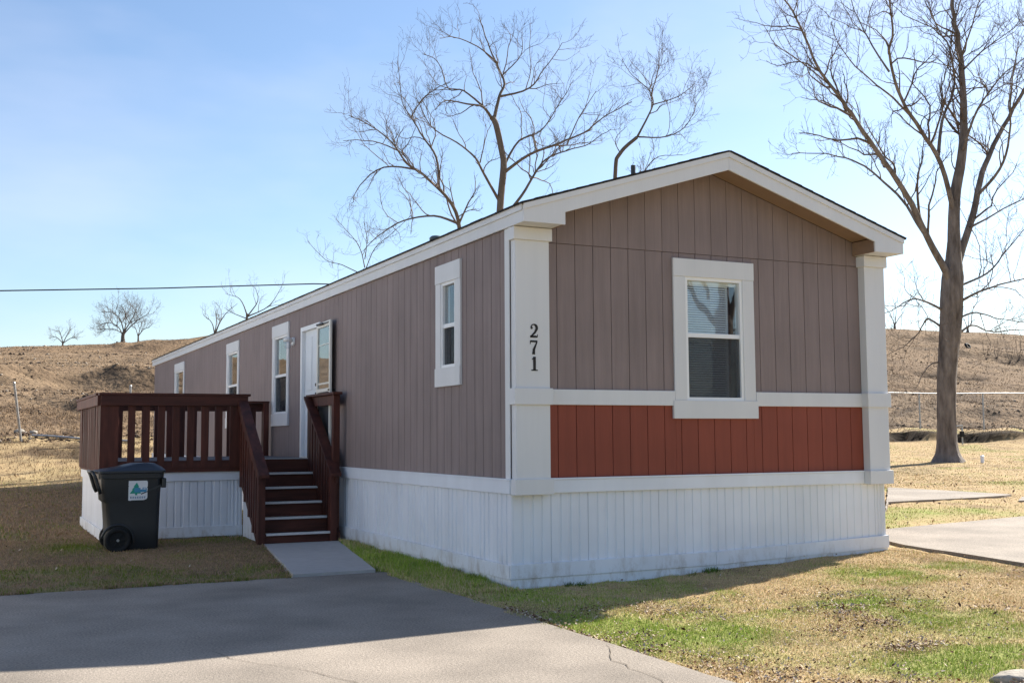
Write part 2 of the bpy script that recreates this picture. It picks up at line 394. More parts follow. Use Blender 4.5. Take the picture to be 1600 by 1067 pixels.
def hill_tint(x, y, z):
    n = fbm(x/6, y/6, 71, 4)[..., None]; n2 = sstep(.5, .7, fbm(x/16, y/11, 72, 3))[..., None]
    c = HT1*(1-n)+HT2*n; c = c*(1-.5*n2)+HT3*.5*n2
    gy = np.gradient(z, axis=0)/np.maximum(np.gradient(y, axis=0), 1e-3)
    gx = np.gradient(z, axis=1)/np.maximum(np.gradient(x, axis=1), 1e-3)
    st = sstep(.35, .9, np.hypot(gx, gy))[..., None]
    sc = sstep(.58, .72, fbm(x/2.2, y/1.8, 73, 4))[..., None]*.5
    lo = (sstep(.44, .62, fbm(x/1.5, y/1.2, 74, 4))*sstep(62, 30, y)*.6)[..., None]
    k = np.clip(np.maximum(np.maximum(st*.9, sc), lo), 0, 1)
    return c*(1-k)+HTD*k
hx = axis([(-500, -60, 40), (-60, -14, 2.5), (-14, 10, .22), (10, 27, 1.5), (27, 90, .45), (90, 170, .9), (170, 500, 30)])
hy = axis([(27, 40, .2), (40, 70, .4), (70, 140, .8), (140, 260, 6), (260, 1000, 60)])
structure(put('hillside', grid_mesh('hillside', hx, hy, lambda X, Y: ground_z(X, Y), hill_tint, HILLM)))

def slab(name, poly, ztop, thick, m, jitter=0.0, n_sub=0):
    pts = []
    for i in range(len(poly)):
        a = np.array(poly[i], float); b = np.array(poly[(i+1) % len(poly)], float); k = max(1, int(np.linalg.norm(b-a)/.35)) if jitter else 1
        for j in range(k):
            p = a+(b-a)*j/k
            if jitter and j: p = p+RNG.normal(0, jitter, 2)
            pts.append(p)
    bm = bmesh.new()
    zt = [ztop(*p) if callable(ztop) else ztop for p in pts]
    top = [bm.verts.new((p[0], p[1], z)) for p, z in zip(pts, zt)]; bot = [bm.verts.new((p[0], p[1], z-thick)) for p, z in zip(pts, zt)]
    bm.faces.new(top); bm.faces.new(bot[::-1]); n = len(pts)
    for i in range(n): bm.faces.new((top[i], bot[i], bot[(i+1) % n], top[(i+1) % n]))
    bmesh.ops.recalc_face_normals(bm, faces=bm.faces); bmesh.ops.triangulate(bm, faces=[f for f in bm.faces if len(f.verts) > 4])
    me = bpy.data.meshes.new(name); bm.to_mesh(me); bm.free()
    return structure(put(name, me, None, (0, 0, 0), m))
drive = slab('driveway', DRV, 0.0, .14, CONC, .010)
slab('front_walk', WALK, .030, .12, CONC2, .004)
def pz(x, y): return float(base_z(x, y))+.03
slab('neighbour_driveway', PAD_A, pz, .14, CONC, .008)
slab('neighbour_walk', PAD_B, pz, .14, CONC, .008)
slab('neighbour_walk', PAD_C, pz, .14, CONC, .008)
def crack(pts, w):
    mb = MB(); p = np.array(pts, float); fine = []
    for i in range(len(p)-1):
        for t in np.linspace(0, 1, 7)[:-1]: fine.append(p[i]*(1-t)+p[i+1]*t+RNG.normal(0, .012, 2))
    fine.append(p[-1]); fine = np.array(fine)
    ws = w*RNG.uniform(.35, 1.2, len(fine))
    for i in range(len(fine)-1):
        d = fine[i+1]-fine[i]; n = np.array([-d[1], d[0]])/max(np.linalg.norm(d), 1e-6)
        b = len(mb.v)
        for q, ww in ((fine[i], ws[i]), (fine[i+1], ws[i+1])):
            mb.v += [(q[0]-n[0]*ww, q[1]-n[1]*ww, .004), (q[0]+n[0]*ww, q[1]+n[1]*ww, .004)]
        mb.f.append((b, b+1, b+3, b+2))
    mb.build('crack', CRACK, drive)
crack([(-.72, -2.95), (-.95, -3.4), (-1.0, -4.1), (-1.15, -5.2)], .0035)
crack([(-3.12, -1.9), (-3.05, -2.3), (-2.75, -2.75), (-2.5, -3.5)], .003)
crack([(-4.3, -.3), (-3.3, -.05), (-2.6, .0)], .002)

# ------------------------------------------------------------------ the mobile home
W, L = 4.62, 22.5
ZB, ZBELT0, ZBELT1, ZE, ZET, ZRI = .98, 1.69, 1.838, 3.372, 3.54, 4.27
OV, FO, PC = .035, .37, .105
home = thing('mobile_home', 'long single-storey taupe mobile home with white trim and rust-red lower front', 'mobile home', (W/2, L/2, 0))
PITCHR = (ZRI-ZET)/(W/2+OV)
def side(u, v, n): return (-n, u, v)          # the long wall facing the deck
def front(u, v, n): return (u, -n, v)         # the end wall
def oriented_box(mb, mp, u0, u1, v0, v1, n0, n1):
    return mb.hexa([mp(u0, v0, n0), mp(u1, v0, n0), mp(u1, v0, n1), mp(u0, v0, n1), mp(u0, v1, n0), mp(u1, v1, n0), mp(u1, v1, n1), mp(u0, v1, n1)])
def obox(name, mp, u0, u1, v0, v1, n0, n1, m, parent, bevel=0):
    return oriented_box(MB(), mp, u0, u1, v0, v1, n0, n1).build(name, m, parent, bevel)

# openings in the walls: (u0,u1,v0,v1)
WIN_SIDE = [(1.15, 1.84, 1.925, 3.245, .15), (8.10, 9.17, 1.58, 3.245, .13), (11.76, 12.88, 1.58, 3.235, .13), (17.70, 19.05, 1.58, 3.205, .13)]
DOOR = (6.40, 7.34, 1.09, 3.04)
WINF = (1.838, 2.857, 1.56, 3.20)
def casing_open(w, cs, ct, cb): return (w[0]+cs, w[1]-cs, w[2]+cb, w[3]-ct)
def op_side(w): return casing_open(w, w[4], .20, .20)
OPS = [op_side(w) for w in WIN_SIDE] + [DOOR]
OPF = [casing_open(WINF, .148, .185, .185)]
def spans(v0, v1, u0, u1, ops):
    """rectangles of [u0,u1]x[v0,v1] left after cutting the openings"""
    us = sorted({u0, u1, *[min(max(o[0], u0), u1) for o in ops], *[min(max(o[1], u0), u1) for o in ops]})
    out = []
    for a, b in zip(us[:-1], us[1:]):
        if b-a < .004: continue
        c = (a+b)/2; segs = [(v0, v1)]
        for o in ops:
            if o[0] < c < o[1]:
                ns = []
                for s0, s1 in segs:
                    if o[2] > s0: ns.append((s0, min(s1, o[2])))
                    if o[3] < s1: ns.append((max(s0, o[3]), s1))
                segs = [q for q in ns if q[1]-q[0] > .004]
        out += [(a, b, *q) for q in segs]
    return out
# backing walls
def backing(name, mp, u0, u1, v0, v1, ops, m):
    mb = MB()
    for a, b, c, d in spans(v0, v1, u0, u1, ops): oriented_box(mb, mp, a, b, c, d, -.10, -.016)
    return mb.build(name, m, home)
backing('side_wall', side, .0, L, ZB-.05, ZE, OPS, TAUPE_IN)
backing('end_wall', front, .101, W-.101, ZB-.05, ZE, OPF, TAUPE_IN)
mb = MB(); mb.box(W-.10, W, 0, L, ZB-.05, ZE); mb.build('far_side_wall', TAUPE, home)
mb = MB(); mb.box(.101, W-.101, L-.1, L, ZB-.05, ZE); mb.build('rear_wall', TAUPE, home)
mb = MB(); mb.box(.11, W-.11, .11, L-.11, ZB-.05, ZB+.02); mb.build('floor', DARKIN, home)
mb = MB(); mb.box(.102, W-.102, .102, L-.101, ZE-.06, ZE-.01); mb.build('ceiling', DARKIN, home)
for y in (4.2, 10.2, 15.0):
    mb = MB(); mb.box(.11, W-.11, y, y+.08, ZB+.021, ZE-.061); mb.build('partition', DARKIN, home)
mb = MB(); mb.prism([(.0, ZE+.001), (W, ZE+.001), (W/2, ZRI-.14)], 1, .017, .08); mb.build('gable_wall', TAUPE_IN, home)
mb = MB(); mb.prism([(.0, ZE+.001), (W, ZE+.001), (W/2, ZRI-.14)], 1, L-.1, L); mb.build('rear_gable', TAUPE, home)

# siding boards: each board its own piece
CACHE = {}
def board(name, mp, key, u0, u1, v0, v1, m, parent):
    k = (key, round(u1-u0, 3), round(v1-v0, 3), m.name)
    if k not in CACHE:
        w, h = k[1], k[2]; c = .003; t = .014; mb = MB()
        pr = [(-w/2, -t), (-w/2, -c), (-w/2+c, 0), (w/2-c, 0), (w/2, -c), (w/2, -t)]
        mb.v = [mp(p[0], 0, p[1]) for p in pr] + [mp(p[0], h, p[1]) for p in pr]
        mb.f = [(i, (i+1) % 6, 6+(i+1) % 6, 6+i) for i in range(6)] + [(5, 4, 3, 2, 1, 0), (6, 7, 8, 9, 10, 11)]
        CACHE[k] = mb.mesh(name); CACHE[k].materials.append(m)
    return put(name, CACHE[k], parent, mp((u0+u1)/2, v0, 0))
BW, GAP = .2032, .009
u = .02
while u < L-.01:
    a, b = u+GAP/2, min(u+BW-GAP/2, L)
    for q in spans(ZB, ZE, a, b, [(w[0]+.02, w[1]-.02, w[2]+.02, w[3]-.02) for w in WIN_SIDE]+[(DOOR[0]-.03, DOOR[1]+.03, DOOR[2]-.12, DOOR[3]+.03)]):
        board('siding_board', side, 's', *q, TAUPE, home)
    u += BW
ZSEAM = 3.255
u = .30-BW*1.0; fu0 = u
CW_L, CW_R = .365, .295       # pilaster widths
WINFI = (WINF[0]+.02, WINF[1]-.02, WINF[2]+.02, WINF[3]-.02)
while u < W:
    a, b = max(u+.0026, .10), min(u+BW-.0026, W-.10)
    if b-a > .02:
        for q in spans(ZB, ZBELT0+.02, a, b, [WINFI]): board('red_siding_board', front, 'f', *q, RED, home)
        for q in spans(ZBELT0+.06, ZSEAM, a, b, [WINFI]): board('siding_board', front, 'f', *q, TAUPE, home)
        # gable piece, top cut to the roof slope
        def rz(x): return ZRI-.1405-abs(x-W/2)*PITCHR
        ks = [a]+([W/2] if a < W/2 < b else [])+[b]
        poly = [(a, ZSEAM+.005), (b, ZSEAM+.005)]+[(x, max(rz(x), ZSEAM+.02)) for x in ks[::-1]]
        MB().prism(poly, 1, -.005, .009).build('gable_board', TAUPE, home)
    u += BW
# trim
def trim(name, mp, *a, m=CREAM, bevel=.004): return obox(name, mp, *a, m, home, bevel)
trim('belt_band', front, CW_L+.005, WINF[0]-.001, ZBELT0, ZBELT1, .0005, .026)
trim('belt_band', front, WINF[1]+.001, W-CW_R-.005, ZBELT0, ZBELT1, .0005, .026)
for (u0, u1, sgn) in ((.005, CW_L, 0), (W-CW_R, W-.005, 1)):
    trim('corner_column', front, u0, u1, ZB-.02, ZE-.002, .003, PC)
    for (z0, z1, e, nm) in ((ZE-.125, ZE-.004, .028, 'column_capital'), (ZBELT0-.004, ZBELT1+.004, .024, 'column_band'), (ZB-.135, ZB+.012, .026, 'column_base')):
        mb = MB(); oriented_box(mb, front, u0-(e if not sgn else .022), u1+.022, z0, z1, .004, PC+e)
        mb.build(nm, CREAM, home, .004)
# corner board on the long wall
trim('corner_board', side, -.002, .095, ZB-.02, ZE-.002, .0015, .014)
# roof
rt = .012
def slope(x): return ZRI-abs(x-W/2)*PITCHR
E0 = OV+.03
mb = MB()
mb.prism([(-E0, slope(-E0)), (W/2, ZRI), (W+E0, slope(W+E0)), (W+E0, slope(W+E0)+rt), (W/2, ZRI+rt), (-E0, slope(-E0)+rt)], 1, -FO-.02, L+.25)
roof = mb.build('roof', SHINGLE, home)
# shingle courses: thin overlapping tabs along the slopes
def course(k, sgn):
    mb = MB(); d0, d1 = k*.145, k*.145+.19
    xa, xb = W/2+sgn*(W/2+E0-d0), W/2+sgn*(W/2+E0-d1)
    y = -FO-.026; off = (k % 2)*.15
    y1 = y+.3-off
    while y < L+.25:
        za = slope(xa)+rt+.006+RNG.uniform(0, .004); zb = slope(xb)+rt+.003
        yy = min(y1-.006, L+.256)
        mb.hexa([(xa, y, za-.006), (xb, y, zb-.002), (xb, yy, zb-.002), (xa, yy, za-.006), (xa, y, za), (xb, y, zb), (xb, yy, zb), (xa, yy, za)])
        y = y1; y1 += .3
    o = mb.build('shingle_course', SHINGLE, roof); o['kind'] = 'stuff'
for k in range(16):
    course(k, -1); course(k, 1)
# eave fascia along the long walls
for s, x in ((0, -OV), (1, W+OV)):
    mb = MB()
    xa, xb = (x, x+.024) if s == 0 else (x-.024, x)
    mb.box(xa, xb, -FO+.022, L+.22, ZE-.002, ZET-.012); mb.build('eave_fascia', CREAM, home, .003)
    mb = MB(); xc, xd = (x-.016, x-.001) if s == 0 else (x+.001, x+.016)
    mb.box(xc, xd, -FO+.0215, L+.22, ZET-.062, ZET-.004); mb.build('drip_strip', CREAM, home, .002)
    mb = MB(); xe, xf = (x+.0245, -.0005) if s == 0 else (W+.0005, x-.0245)
    if xf-xe > .004: mb.box(xe, xf, -.0, L, ZE+.004, ZE+.016); mb.build('eave_soffit', SOFFIT, home)
# rake boards with the square returns at each end
RH = .185
BLK_L, BLK_R = .44, .41
def rake(poly, y0, y1, name='rake_board', m=CREAM, bev=.003): return MB().prism(poly, 1, y0, y1).build(name, m, home, bev)
xl, xr = -OV, W+OV
zlo = lambda x: slope(x)-.002
rake([(xl, ZE-.002), (xl+BLK_L, ZE-.002), (xl+BLK_L, zlo(xl+BLK_L)-RH), (W/2, ZRI-.002-RH), (W/2, ZRI-.002), (xl, zlo(xl))], -FO, -FO+.022)
rake([(W/2+.0006, ZRI-.002-RH), (xr-BLK_R, zlo(xr-BLK_R)-RH), (xr-BLK_R, ZE-.002), (xr, ZE-.002), (xr, zlo(xr)), (W/2+.0006, ZRI-.002)], -FO, -FO+.022)
rake([(xl-.004, zlo(xl)-.055), (W/2, ZRI-.057), (W/2, ZRI-.003), (xl-.004, zlo(xl)-.002)], -FO-.014, -FO-.001, 'rake_strip', CREAM, .002)
rake([(W/2+.0006, ZRI-.057), (xr+.004, zlo(xr)-.055), (xr+.004, zlo(xr)-.002), (W/2+.0006, ZRI-.003)], -FO-.014, -FO-.001, 'rake_strip', CREAM, .002)
# soffit under the front overhang, and the boxed returns
for sg in (-1, 1):
    xa = W/2; xb = xl+BLK_L if sg < 0 else xr-BLK_R
    p = [(xa, slope(xa)-.14), (xb, slope(xb)-.14), (xb, slope(xb)-.125), (xa, slope(xa)-.125)]
    MB().prism(p, 1, -FO+.0225, -.0145).build('front_soffit', SOFFIT, home)
for (a, b) in ((xl+.024, xl+BLK_L-.02), (xr-BLK_R+.02, xr-.024)):
    MB().box(a, b, -FO+.0225, -.0145, ZE+.002, ZE+.018).build('return_soffit', CREAM, home)
for a in (xl+BLK_L-.018, xr-BLK_R+.001):
    z1 = slope(a+.01)-.145
    MB().box(a, a+.017, -FO+.0225, -.0145, ZE+.0, z1).build('return_cheek', SOFFIT, home)
# roof furniture
mb = MB(); mb.tube([(1.74, .55, 3.95), (1.74, .55, 4.275)], .026, 12); mb.build('vent_pipe', PIPEDK, home)
VENT = mat('vent_cap_grey', (.10, .13, .14), .5, .1, 9, 0)
for vx, vy in ((.32, 2.66),):
    vz = ZRI-abs(vx-W/2)*PITCHR
    mb = MB(); mb.tube([(vx, vy, vz-.05), (vx, vy, vz+.08)], .04, 12); mb.tube([(vx, vy, vz+.05), (vx, vy, vz+.075), (vx, vy, vz+.10), (vx, vy, vz+.108)], [.08, .085, .06, .02], 14); mb.build('roof_vent', VENT, home, smooth=True)

# windows
def window(mp, w, cs, ct, cb, mid, blind=False, wide_sill=0.02, screen=True):
    u0, u1, v0, v1 = w[:4]; a, b, c, d = u0+cs, u1-cs, v0+cb, v1-ct
    wo_ = put('window', None, home, mp((u0+u1)/2, v0, 0))
    def piece(name, *q, m=CREAM, bev=.003): return obox(name, mp, *q, m, wo_, bev)
    piece('casing_board', u0, u1, d, v1, .0005, .030)
    piece('casing_board', u0-wide_sill, u1+wide_sill, v0, c, .0005, .033)
    piece('casing_board', u0+.002, a, c+.0005, d-.0005, .0005, .024)
    piece('casing_board', b, u1-.002, c+.0005, d-.0005, .0005, .024)
    # vinyl frame
    fw = .032
    mb = MB()
    for q in ((a-.004, a+fw, c-.004, d+.004), (b-fw, b+.004, c-.004, d+.004), (a+fw, b-fw, c-.004, c+fw), (a+fw, b-fw, d-fw, d+.004)):
        oriented_box(mb, mp, *q, -.075, .014)
    mb.build('window_frame', VINYL, wo_, .002)
    obox('meeting_rail', mp, a+fw+.001, b-fw-.001, mid-.022, mid+.022, -.035, .004, VINYL, wo_, .002)
    obox('upper_pane', mp, a+fw+.0005, b-fw-.0005, mid+.0225, d-fw-.0005, -.022, -.018, GLASS, wo_)
    obox('lower_pane', mp, a+fw+.0005, b-fw-.0005, c+fw+.0005, mid-.0225, -.040, -.036, GLASS, wo_)
    if screen:
        obox('insect_screen', mp, a+fw+.0006, b-fw-.0006, c+fw+.0006, mid-.0226, -.012, -.011, SCREEN, wo_)
    if blind:
        mb = MB(); z = c+.02; e = b-.13
        while z < d-.03:
            h = .0095
            mb.v += [mp(a+.034, z-h, -.058), mp(e, z-h, -.058), mp(e, z+h, -.072), mp(a+.034, z+h, -.072)]
            k = len(mb.v)-4; mb.f.append((k, k+1, k+2, k+3)); z += .0245
        o = mb.build('blind_slats', BLIND, wo_); o['kind'] = 'stuff'
        obox('blind_headrail', mp, a+.005, b-.005, d-.068, d-.034, -.078, -.05, BLIND, wo_)
        obox('curtain', mp, e-.03, b+.1, c-.05, d+.05, -.34, -.33, MAROONIN, wo_)
        obox('interior_jamb', mp, e+.012, e+.03, c+.001, d-.036, -.135, -.115, BLIND, wo_)
    return wo_
for i, w in enumerate(WIN_SIDE):
    cs = w[4]; d = w[3]-.20; c = w[2]+.20
    window(side, w, cs, .20, .20, c+(d-c)*.49, False, .0)
window(front, WINF, .148, .185, .185, 2.415, True, .02)
# dark shades inside the side windows so that the rooms stay dim
# door
door = put('door', None, home, side((DOOR[0]+DOOR[1])/2, DOOR[2], 0))
obox('door_slab', side, DOOR[0]+.035, DOOR[1]-.035, DOOR[2]+.02, DOOR[3]-.035, -.075, -.032, DOORW, door, .003)
for q in ((DOOR[1]-.034, DOOR[1]+.045, DOOR[2]-.02, DOOR[3]-.0345), (DOOR[0]-.045, DOOR[0]+.034, DOOR[2]-.02, DOOR[3]-.0345), (DOOR[0]-.045, DOOR[1]+.045, DOOR[3]-.034, DOOR[3]+.03)):
    obox('door_jamb', side, *q, -.09, .022, VINYL, door, .002)
obox('door_sill', side, DOOR[0]+.036, DOOR[1]-.036, DOOR[2]-.02, DOOR[2]+.018, -.09, .03, ALU, door, .002)
for (v0, v1) in ((1.25, 1.95), (2.1, 2.9)):
    for (u0, u1) in ((DOOR[0]+.14, DOOR[0]+.43), (DOOR[0]+.51, DOOR[0]+.80)):
        obox('door_panel', side, u0, u1, v0, v1, -.0318, -.022, DOORW, door, .008)
def knob(v, r, nm):
    u = DOOR[0]+.10
    mb = MB(); mb.tube([side(u, v, -.031), side(u, v, .005), side(u, v, .02), side(u, v, .035), side(u, v, .04)], [r*.5, r*.45, r, r*.9, r*.3], 12)
    mb.build(nm, BRASS, door, smooth=True)
knob(2.02, .030, 'door_knob'); knob(2.16, .026, 'deadbolt')
# storm door folded back against the wall, hinged at the near jamb
sdr = put('storm_door', None, home, side(5.95, 1.11, .06)); sdr['label'] = 'glazed storm door folded back open against the wall'
sw = .80; th = math.radians(2.5)
def sdm(u, v, n):      # u from the hinge towards the free edge
    uu = DOOR[0]-.03 - u*math.cos(th) + n*math.sin(th)*-1; nn = .030+u*math.sin(th)+n*math.cos(th)
    return side(uu, v, nn)
z0, z1 = 1.11, 3.03
for q in ((0, .065, z0, z1), (sw-.065, sw, z0, z1), (.0655, sw-.0655, z1-.075, z1), (.0655, sw-.0655, z0, z0+.20), (.0655, sw-.0655, 2.03, 2.08)):
    obox('storm_door_rail', sdm, *q, 0, .03, ALU, sdr, .003)
obox('storm_pane', sdm, .066, sw-.066, 2.0805, z1-.0755, .012, .016, GLASS, sdr)
obox('storm_pane_bar', sdm, .066, sw-.066, 2.70, 2.712, .010, .022, ALU, sdr)
obox('storm_pane_bar', sdm, .066, sw-.066, 2.14, 2.165, .010, .022, ALU, sdr)
obox('storm_backing', sdm, .066, sw-.066, 2.0805, z1-.0755, .000, .002, DARKIN, sdr)
obox('storm_screen', sdm, .066, sw-.066, z0+.2005, 2.0295, .012, .014, mat('storm_screen_dark', (.04, .042, .05), .6, .1, 9, 0), sdr)
mb = MB(); mb.tube([sdm(.1, z1-.02, .05), sdm(.5, z1-.035, .06)], .016, 8); mb.tube([sdm(.5, z1-.035, .06), sdm(.72, z1-.03, .035)], .007, 6); mb.build('door_closer', PIPEDK, sdr)
for v in (2.05, 1.95):
    mb = MB(); mb.tube([sdm(sw-.03, v, -.045), sdm(sw-.03, v, .05)], .013, 8); mb.box(*[0]*6); mb.v = mb.v[:-8]; mb.f = mb.f[:-6]
    mb.build('storm_handle', BRASS, sdr)
# porch lamp
lamp = put('porch_lamp', None, home, side(7.86, 2.85, .05))
mb = MB(); mb.tube([side(7.86, 2.90, .0005), side(7.86, 2.90, .025)], .065, 16); mb.build('lamp_base', VINYL, lamp)
mb = MB(); mb.tube([side(7.86, 2.90, .02), side(7.86, 2.92, .10)], .018, 10); mb.tube([side(7.86, 2.965, .10), side(7.86, 2.95, .10), side(7.86, 2.90, .10)], [.02, .066, .07], 16); mb.build('lamp_cap', VINYL, lamp, smooth=True)
mb = MB(); mb.tube([side(7.86, 2.899, .10), side(7.86, 2.86, .10), side(7.86, 2.80, .10), side(7.86, 2.785, .10)], [.055, .058, .05, .03], 16); mb.build('lamp_jar', glass_mat('lamp_jar_glass', .05, (.9, .92, .95), .1), lamp, smooth=True)

# house number: bold serif figures on the pilaster
def stroke(mb, pts, ws, y0, y1):
    """variable-width ribbon in the X-Z plane, extruded along Y"""
    p = [Vector(q) for q in pts]; n = len(p); lft = []; rgt = []
    for i in range(n):
        t = (p[min(i+1, n-1)]-p[max(i-1, 0)]).normalized(); nn = Vector((-t.y, t.x)); w = ws[i]/2
        lft.append(p[i]+nn*w); rgt.append(p[i]-nn*w)
    for i in range(n-1):
        mb.prism([lft[i], lft[i+1], rgt[i+1], rgt[i]], 1, y0, y1)
def arc(cx, cz, rx, rz, a0, a1, n): return [(cx+rx*math.cos(math.radians(a0+(a1-a0)*i/n)), cz+rz*math.sin(math.radians(a0+(a1-a0)*i/n))) for i in range(n+1)]
def figure(ch, cx, cz, h):
    mb = MB(); ya, yb = -PC-.0035, -PC-.0005
    s = h
    def T(pts): return [(cx+x*s, cz+z*s) for x, z in pts]
    if ch == '2':
        c = arc(0, .70, .235, .245, 165, -40, 14)+[(.09, .38), (-.10, .20), (-.25, .07)]
        w = [.07, .075, .08, .08, .085, .095, .12, .15, .18, .195, .20, .20, .20, .19, .18, .15, .12, .09]
        stroke(mb, T(c), [q*s for q in w], ya, yb)
        stroke(mb, T(arc(-.17, .70, .055, .06, 0, 360, 10)), [.07*s]*11, ya, yb)
        stroke(mb, T([(-.29, .075), (.10, .085), (.26, .07)]), [.15*s, .16*s, .12*s], ya, yb)
        stroke(mb, T([(.27, .03), (.30, .25)]), [.07*s, .04*s], ya, yb)
    if ch == '7':
        stroke(mb, T([(-.27, .93), (.28, .93)]), [.14*s, .14*s], ya, yb)
        stroke(mb, T([(-.27, .99), (-.29, .72)]), [.07*s, .04*s], ya, yb)
        stroke(mb, T([(.25, .90), (.12, .62), (.0, .35), (-.03, .0)]), [.09*s, .13*s, .19*s, .23*s], ya, yb)
    if ch == '1':
        stroke(mb, T([(.0, 1.0), (.0, .04)]), [.21*s]*2, ya, yb)
        stroke(mb, T([(-.25, .04), (.25, .04)]), [.085*s]*2, ya, yb)
        stroke(mb, T([(-.20, .80), (.0, .97)]), [.06*s, .08*s], ya, yb)
    o = mb.build('house_number', BLACK, home); o['label'] = 'black serif figure %s on the white corner column' % ch
for ch, z in (('2', 2.318), ('7', 2.160), ('1', 2.005)): figure(ch, .195 if ch != '1' else .20, z, .133)

# skirting: band, ribbed panels, base rail
for mp, u0, u1 in ((side, -.03, 5.9), (side, 5.9, L+.02)):
    obox('skirt_cap', mp, u0+.0006, u1-.0006, ZB-.128, ZB-.004, .0015, .034, SKIRT, home, .004)
    obox('skirt_cap', mp, u0+.0006, u1-.0006, ZB-.0035, ZB+.014, .0015, .042, SKIRT, home, .003)
obox('skirt_cap', front, CW_L+.025, W-CW_R-.025, ZB-.128, ZB-.004, .0015, .034, SKIRT, home, .004)
obox('skirt_cap', front, CW_L+.025, W-CW_R-.025, ZB-.0035, ZB+.014, .0015, .042, SKIRT, home, .003)
PWD = .405
def skirt_profile(w):
    pts = [(0, -.020), (.004, -.004), (.010, 0)]
    k = 4; st = w/k
    for i in range(1, k):
        c = i*st; pts += [(c-.015, 0.0), (c-.007, -.0085), (c+.007, -.0085), (c+.015, 0.0)] if i != 2 else [(c-.021, 0.0), (c-.012, -.010), (c+.012, -.010), (c+.021, 0.0)]
    pts += [(w-.003, 0), (w, -.020)]
    return pts
def skirt_panel(mp, u0, w, zb, zt, parent, n0=0.0):
    key = ('skirt', mp.__name__, round(w, 3), round(zb, 3), round(zt, 3))
    if key not in CACHE:
        mb = MB(); pr = skirt_profile(w)
        for i, (a, n) in enumerate(pr):
            o0 = Vector(mp(0, 0, 0)); mb.v += [tuple(Vector(mp(a, zb, n))-o0), tuple(Vector(mp(a, zt, n))-o0)]
        for i in range(len(pr)-1): mb.f.append((2*i, 2*i+2, 2*i+3, 2*i+1))
        CACHE[key] = mb.mesh('skirt_panel'); CACHE[key].materials.append(SKIRT)
    return put('skirt_panel', CACHE[key], parent, mp(u0, 0, n0))
u = 0.0
while u < L-.05:
    w = min(PWD, L-u); skirt_panel(side, u, w, -.12, ZB-.10, home); u += PWD
u = 0.012
while u < W-.03:
    w = min(PWD, W-u); skirt_panel(front, u, w, -.12, ZB-.10, home); u += PWD
def base_rail(mp, us, zf, nout, z_lo, z_hi, name, m=SKIRT):
    for a, b in zip(us[:-1], us[1:]):
        za, zb = zf(a), zf(b); a += .0015; b -= .0015
        MB().hexa([mp(a, za+z_lo, .0005), mp(b, zb+z_lo, .0005), mp(b, zb+z_lo, nout), mp(a, za+z_lo, nout), mp(a, za+z_hi, .0005), mp(b, zb+z_hi, .0005), mp(b, zb+z_hi, nout), mp(a, za+z_hi, nout)]).build(name, m, home, .003)
zf_front = lambda x: .035+.075*max(0, (x-1.9)/2.7)
base_rail(front, [-.022, 2.3, 3.2, W+.02], zf_front, .026, .03, .165, 'skirt_rail')
base_rail(front, [-.012, 2.3, 3.2, W+.012], zf_front, .012, -.14, .0295, 'skirt_sill')
zf_side = lambda y: .03+.0035*y
base_rail(side, [-.0005, 3.0, 6.0, 12, 18, L], zf_side, .026, .03, .16, 'skirt_rail')
base_rail(side, [-.0005, 3.0, 6.0, 12, 18, L], zf_side, .012, -.14, .0295, 'skirt_sill')
MB().box(.02, W-.02, .022, L, -.1, ZB-.06).build('foundation', DARKIN, home)

# ------------------------------------------------------------------ the next home along, across the grass to the left
NX0, NX1, NY0, NY1 = -12.4, -8.0, 2.5, 21.5
nh = thing('mobile_home', 'white lap-sided mobile home across the grass to the left of the deck', 'mobile home', ((NX0+NX1)/2, (NY0+NY1)/2, 0))
NWHITE = mat('white_lap_siding', (.80, .79, .76), .55, .03, 6, .1, 60, mott=.03)
MB().box(NX0+.03, NX1-.03, NY0+.03, NY1-.03, .05, 3.35).build('wall', NWHITE, nh)
lap = None
for k in range(14):
    z = .78+k*.18; mb = MB()
    mb.prism([(NX1-.028, z), (NX1+.006, z), (NX1-.012, z+.19), (NX1-.028, z+.19)], 1, NY0, NY1); mb.build('siding_board', NWHITE, nh)
    mb = MB(); mb.prism([(NY0+.028, z), (NY0-.006, z), (NY0+.012, z+.19), (NY0+.028, z+.19)], 0, NX0, NX1-.03); mb.build('siding_board', NWHITE, nh)
u = NY0
while u < NY1-.1:
    MB().box(NX1-.028, NX1+.004, u+.004, min(u+.40, NY1)-.004, -.1, .74).build('skirt_panel', SKIRT, nh); u += .40
MB().box(NX1-.02, NX1+.03, NY0, NY1, .72, .80).build('skirt_cap', CREAM, nh)
MB().prism([(NX0-.2, 3.36), ((NX0+NX1)/2, 4.06), (NX1+.2, 3.36), (NX1+.2, 3.44), ((NX0+NX1)/2, 4.15), (NX0-.2, 3.44)], 1, NY0-.25, NY1+.25).build('roof', SHINGLE, nh)
MB().prism([(NX0+.03, 3.352), (NX1-.03, 3.352), ((NX0+NX1)/2, 4.04)], 1, NY0+.03, NY0+.1).build('gable_wall', NWHITE, nh)
MB().box(NX1+.19, NX1+.215, NY0-.25, NY1+.25, 3.26, 3.45).build('eave_fascia', CREAM, nh)
